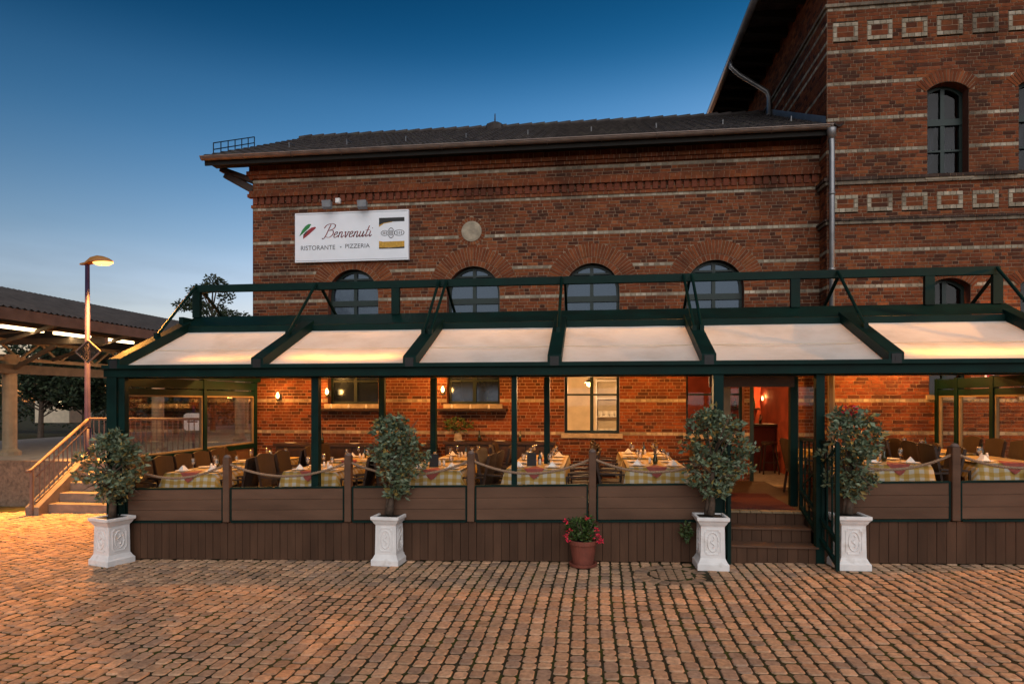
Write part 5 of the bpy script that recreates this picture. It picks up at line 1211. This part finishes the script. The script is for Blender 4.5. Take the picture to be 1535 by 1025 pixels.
# platform canopy
pc = thing('platform_canopy', (-16, 20, PZ), 'long station platform roof on columns with lattice girder and lit tubes at the left', 'canopy')
RXm, RXe, Zr, Ze = -16.6, -12.9, 5.42, 4.3; Y0, Y1 = 9.5, 60
mb = MB(); n = 0; y = Y0
prev = None
vs = []; fs = []; K = int((Y1 - Y0) / .09)
for i in range(K + 1):
    y = Y0 + (Y1 - Y0) * i / K; h = .022 * math.cos(i * math.pi)
    for xx, zz in ((RXm - 3.7, Ze), (RXm, Zr), (RXe, Ze)): vs.append((xx, y, zz + h))
for i in range(K): fs += [(i * 3, i * 3 + 1, i * 3 + 4, i * 3 + 3), (i * 3 + 1, i * 3 + 2, i * 3 + 5, i * 3 + 4)]
mb.add(vs, fs); build(mb, 'roof_sheet', M['canroof'], pc)
mb = MB(); mb.box(RXe - .02, RXe + .03, Y0, Y1, Ze - .29, Ze - .03); build(mb, 'fascia', M['canroof'], pc)
mb = MB(); mb.box(RXe - .75, RXe - .03, Y0, Y1, Ze - .08, Ze - .05); build(mb, 'soffit', M['cansteel'], pc)
y = 10.6; 
while y < 40:
    mb = MB(); mb.box(RXe - 1.1, RXe - .98, y, y + 1.15, Ze - .36, Ze - .29); build(mb, 'light_tube', M['tubeglow'], pc); y += 1.55 if y < 14 else 1.7
l = bpy.data.lights.new('platform_tubes', 'AREA'); l.shape = 'RECTANGLE'; l.size = .12; l.size_y = 26; l.energy = 60; l.color = (1, .72, .4)
o = bpy.data.objects.new('platform_tube_light', l); COL.objects.link(o); o.location = (RXe - 1.04, 24, Ze - .4)
cy = 15.84 - 6
cols = []
for k in range(7):
    y = 15.84 + (k - 0) * 6.0
    for xx in (-15.85,) if k != 0 else (-15.85,):
        mb = MB(); mb.lathe([(.26, 0), (.26, .1), (.17, .18), (.17, 2.5), (.22, 2.6), (.22, 2.75)], (xx, y, PZ), 14); build(mb, 'column', M['colm'], pc, smooth=False)
        mb = MB(); mb.bar((xx, y, PZ + 2.3), (xx + 1.4, y, PZ + 3.0), .08, .1); mb.bar((xx, y, PZ + 2.3), (xx - 1.4, y, PZ + 3.0), .08, .1); mb.bar((xx - 3.5, y, PZ + 3.1), (xx + 2.9, y, PZ + 3.1), .12, .16); build(mb, 'bracket', M['cansteel'], pc)
for xx, y in ((-12.95, 17.9), (-13.0, 22.5), (-13.0, 27.5)):
    mb = MB(); mb.lathe([(.24, 0), (.24, .1), (.17, .16), (.17, 2.7), (.22, 2.85)], (xx, y, PZ), 14); build(mb, 'column', M['colm'], pc)
build(MB().box(RXe - 1.12, RXe - .96, 10, 41, Ze - .288, Ze - .22), 'light_trunking', M['cansteel'], pc)
def girder(xx, y0, y1, za, zb_, n):
    mb = MB(); mb.bar((xx, y0, zb_), (xx, y1, zb_), .09, .1); mb.bar((xx, y0, za), (xx, y1, za), .09, .1); build(mb, 'girder_chord', M['colm'], pc)
    for k in range(n):
        ya = y0 + (y1 - y0) * k / n; yb = y0 + (y1 - y0) * (k + 1) / n
        build(MB().bar((xx, ya, za if k % 2 else zb_), (xx, yb, zb_ if k % 2 else za), .05, .06), 'girder_diagonal', M['colm'], pc)
girder(-15.85, 10, 40, 3.35, 3.85, 44)
build(MB().box(-16.02, -15.68, 10, 40, 2.95, 3.2), 'main_beam', M['cansteel'], pc)
for k in range(9):
    y = 12 + k * 2.6; mb = MB(); mb.bar((-15.85, y, 3.4), (RXe - .1, y, Ze - .12), .06, .09); mb.bar((-15.85, y, 3.85), (-14.2, y, 3.95), .05, .05); build(mb, 'roof_strut', M['cansteel'], pc)
# things beyond the platform
ib = thing('notice_board', atY(291, 660, 19), 'white rounded notice board on a post beyond the left glass end', 'sign'); p = atY(289, 632, 19)
mb = MB(); mb.lathe([(.35, -.025), (.37, 0), (.35, .025)], (0, 0, 0), 20); mb.v = [(p.x + (max(-.3, min(.3, a))), p.y + c, p.z + max(-.27, min(.27, b))) for a, b, c in mb.v]; build(mb, 'board', M['signw'], ib)
mb = MB(); mb.tube([(p.x, p.y + .05, PZ), (p.x, p.y + .05, p.z + .5)], .04, 8); build(mb, 'post', M['purple'], ib)
for dz in (.08, -.02): build(MB().box(p.x - .18, p.x + .18, p.y - .03, p.y - .026, p.z + dz, p.z + dz + .05), 'print_line', M['inkgrey'], ib)
def tree(px, ztop, Y, rad, label, seed, trunk=.16, pal=None, n=46, zc=None, size=.16, lo=.35):
    random.seed(seed); x = X(px, Y); t = thing('tree', (x, Y, 0), label, 'tree', 'dark trees behind the platform'); pal = pal or [(.03, .05, .02), (.045, .06, .025), (.02, .035, .018)]
    mb = MB(); mb.tube([(x, Y, -.5), (x + .1, Y, ztop * .4), (x, Y, ztop * .92)], [trunk, trunk * .7, .03], 8)
    cl = []
    for k in range(n):
        a = random.uniform(0, 6.3); h = random.uniform(lo, 1); r = rad * math.sqrt(random.uniform(.05, 1)) * (1.05 - abs(h - (lo + 1) / 2) / (1 - lo) * 1.1 + .1)
        c = Vector((x + r * math.cos(a), Y + r * math.sin(a), ztop * h)); cl.append(c)
        mb.tube([(x, Y, ztop * max(.2, h - .15)), Vector((x, Y, ztop * (h - .06))).lerp(c, .5), c], [.05, .03, .01], 5)
    build(mb, 'trunk', M['bark'], t)
    mb = MB()
    for c in cl: leaves(mb, c, (rad * .22, rad * .22, rad * .15), 130, size, pal)
    stuff(build(mb, 'crown', M['farleaf'], t, tint=True))
tree(318, Z(330, 424, 30), 30, 1.9, 'dark tree rising behind the canopy left of the brick wing', 61, n=52)
tree(262, 4.3, 27, 1.3, 'low dark tree behind the left end of the terrace roof', 66, n=30)
tree(60, 5.4, 34, 3.4, 'broad dark tree under the platform roof at the far left', 62, size=.25)
tree(125, 5.2, 36, 3.0, 'dark tree behind the platform near the lamp post', 63, size=.25)
tree(200, 5.6, 38, 3.4, 'dark tree seen through the left glass end', 64, size=.25)
tree(300, 5.4, 40, 3.4, 'dark tree seen through the glass beside the notice board', 65, size=.25)
random.seed(70)
mb = MB()
for k in range(380): leaves(mb, (X(-330 + k * 2, 46), 46 + random.uniform(-1, 1), 2.6 + random.uniform(-2, 2.4)), (1.0, .6, .9), 40, .34, [(.025, .04, .02), (.035, .045, .02)])
hg = build(mb, 'hedge', M['farleaf'], tint=True); tag(hg, 'dark hedge running along the far side of the tracks', 'hedge')
ks = thing('kiosk', (X(78, 40), 40, PZ), 'small pale kiosk with a lit window far behind the platform', 'building'); kx = X(78, 40)
build(MB().box(kx - 1.3, kx + 1.3, 40, 42, PZ, PZ + 2.1), 'wall', M['cream'], ks); build(MB().box(kx - 1.6, kx + 1.6, 39.7, 42.3, PZ + 2.1, PZ + 2.3), 'roof', M['canroof'], ks); build(MB().box(kx + .3, kx + 1.0, 39.97, 40.0, PZ + 1.0, PZ + 1.5), 'window', M['tubeglow'], ks)
# notice on the station block wall seen through the right glass
nt2 = thing('wall_notice', atY(1484, 580, YT - .02), 'small white and red notice on the brick wall seen through the right glass end', 'sign')
p0, p1 = atY(1476, 578, YT - .02), atY(1490, 553, YT - .02)
build(MB().box(p0.x, p1.x, YT - .035, YT - .009, p0.z, p1.z), 'board', M['signw'], nt2); build(MB().box(p0.x + .03, p1.x - .03, YT - .039, YT - .036, p0.z + .1, p0.z + .2), 'red_field', M['inkred'], nt2)
build(MB().box(p0.x + .03, p1.x - .03, YT - .039, YT - .036, p0.z + .03, p0.z + .05), 'print_line', M['inkgrey'], nt2)
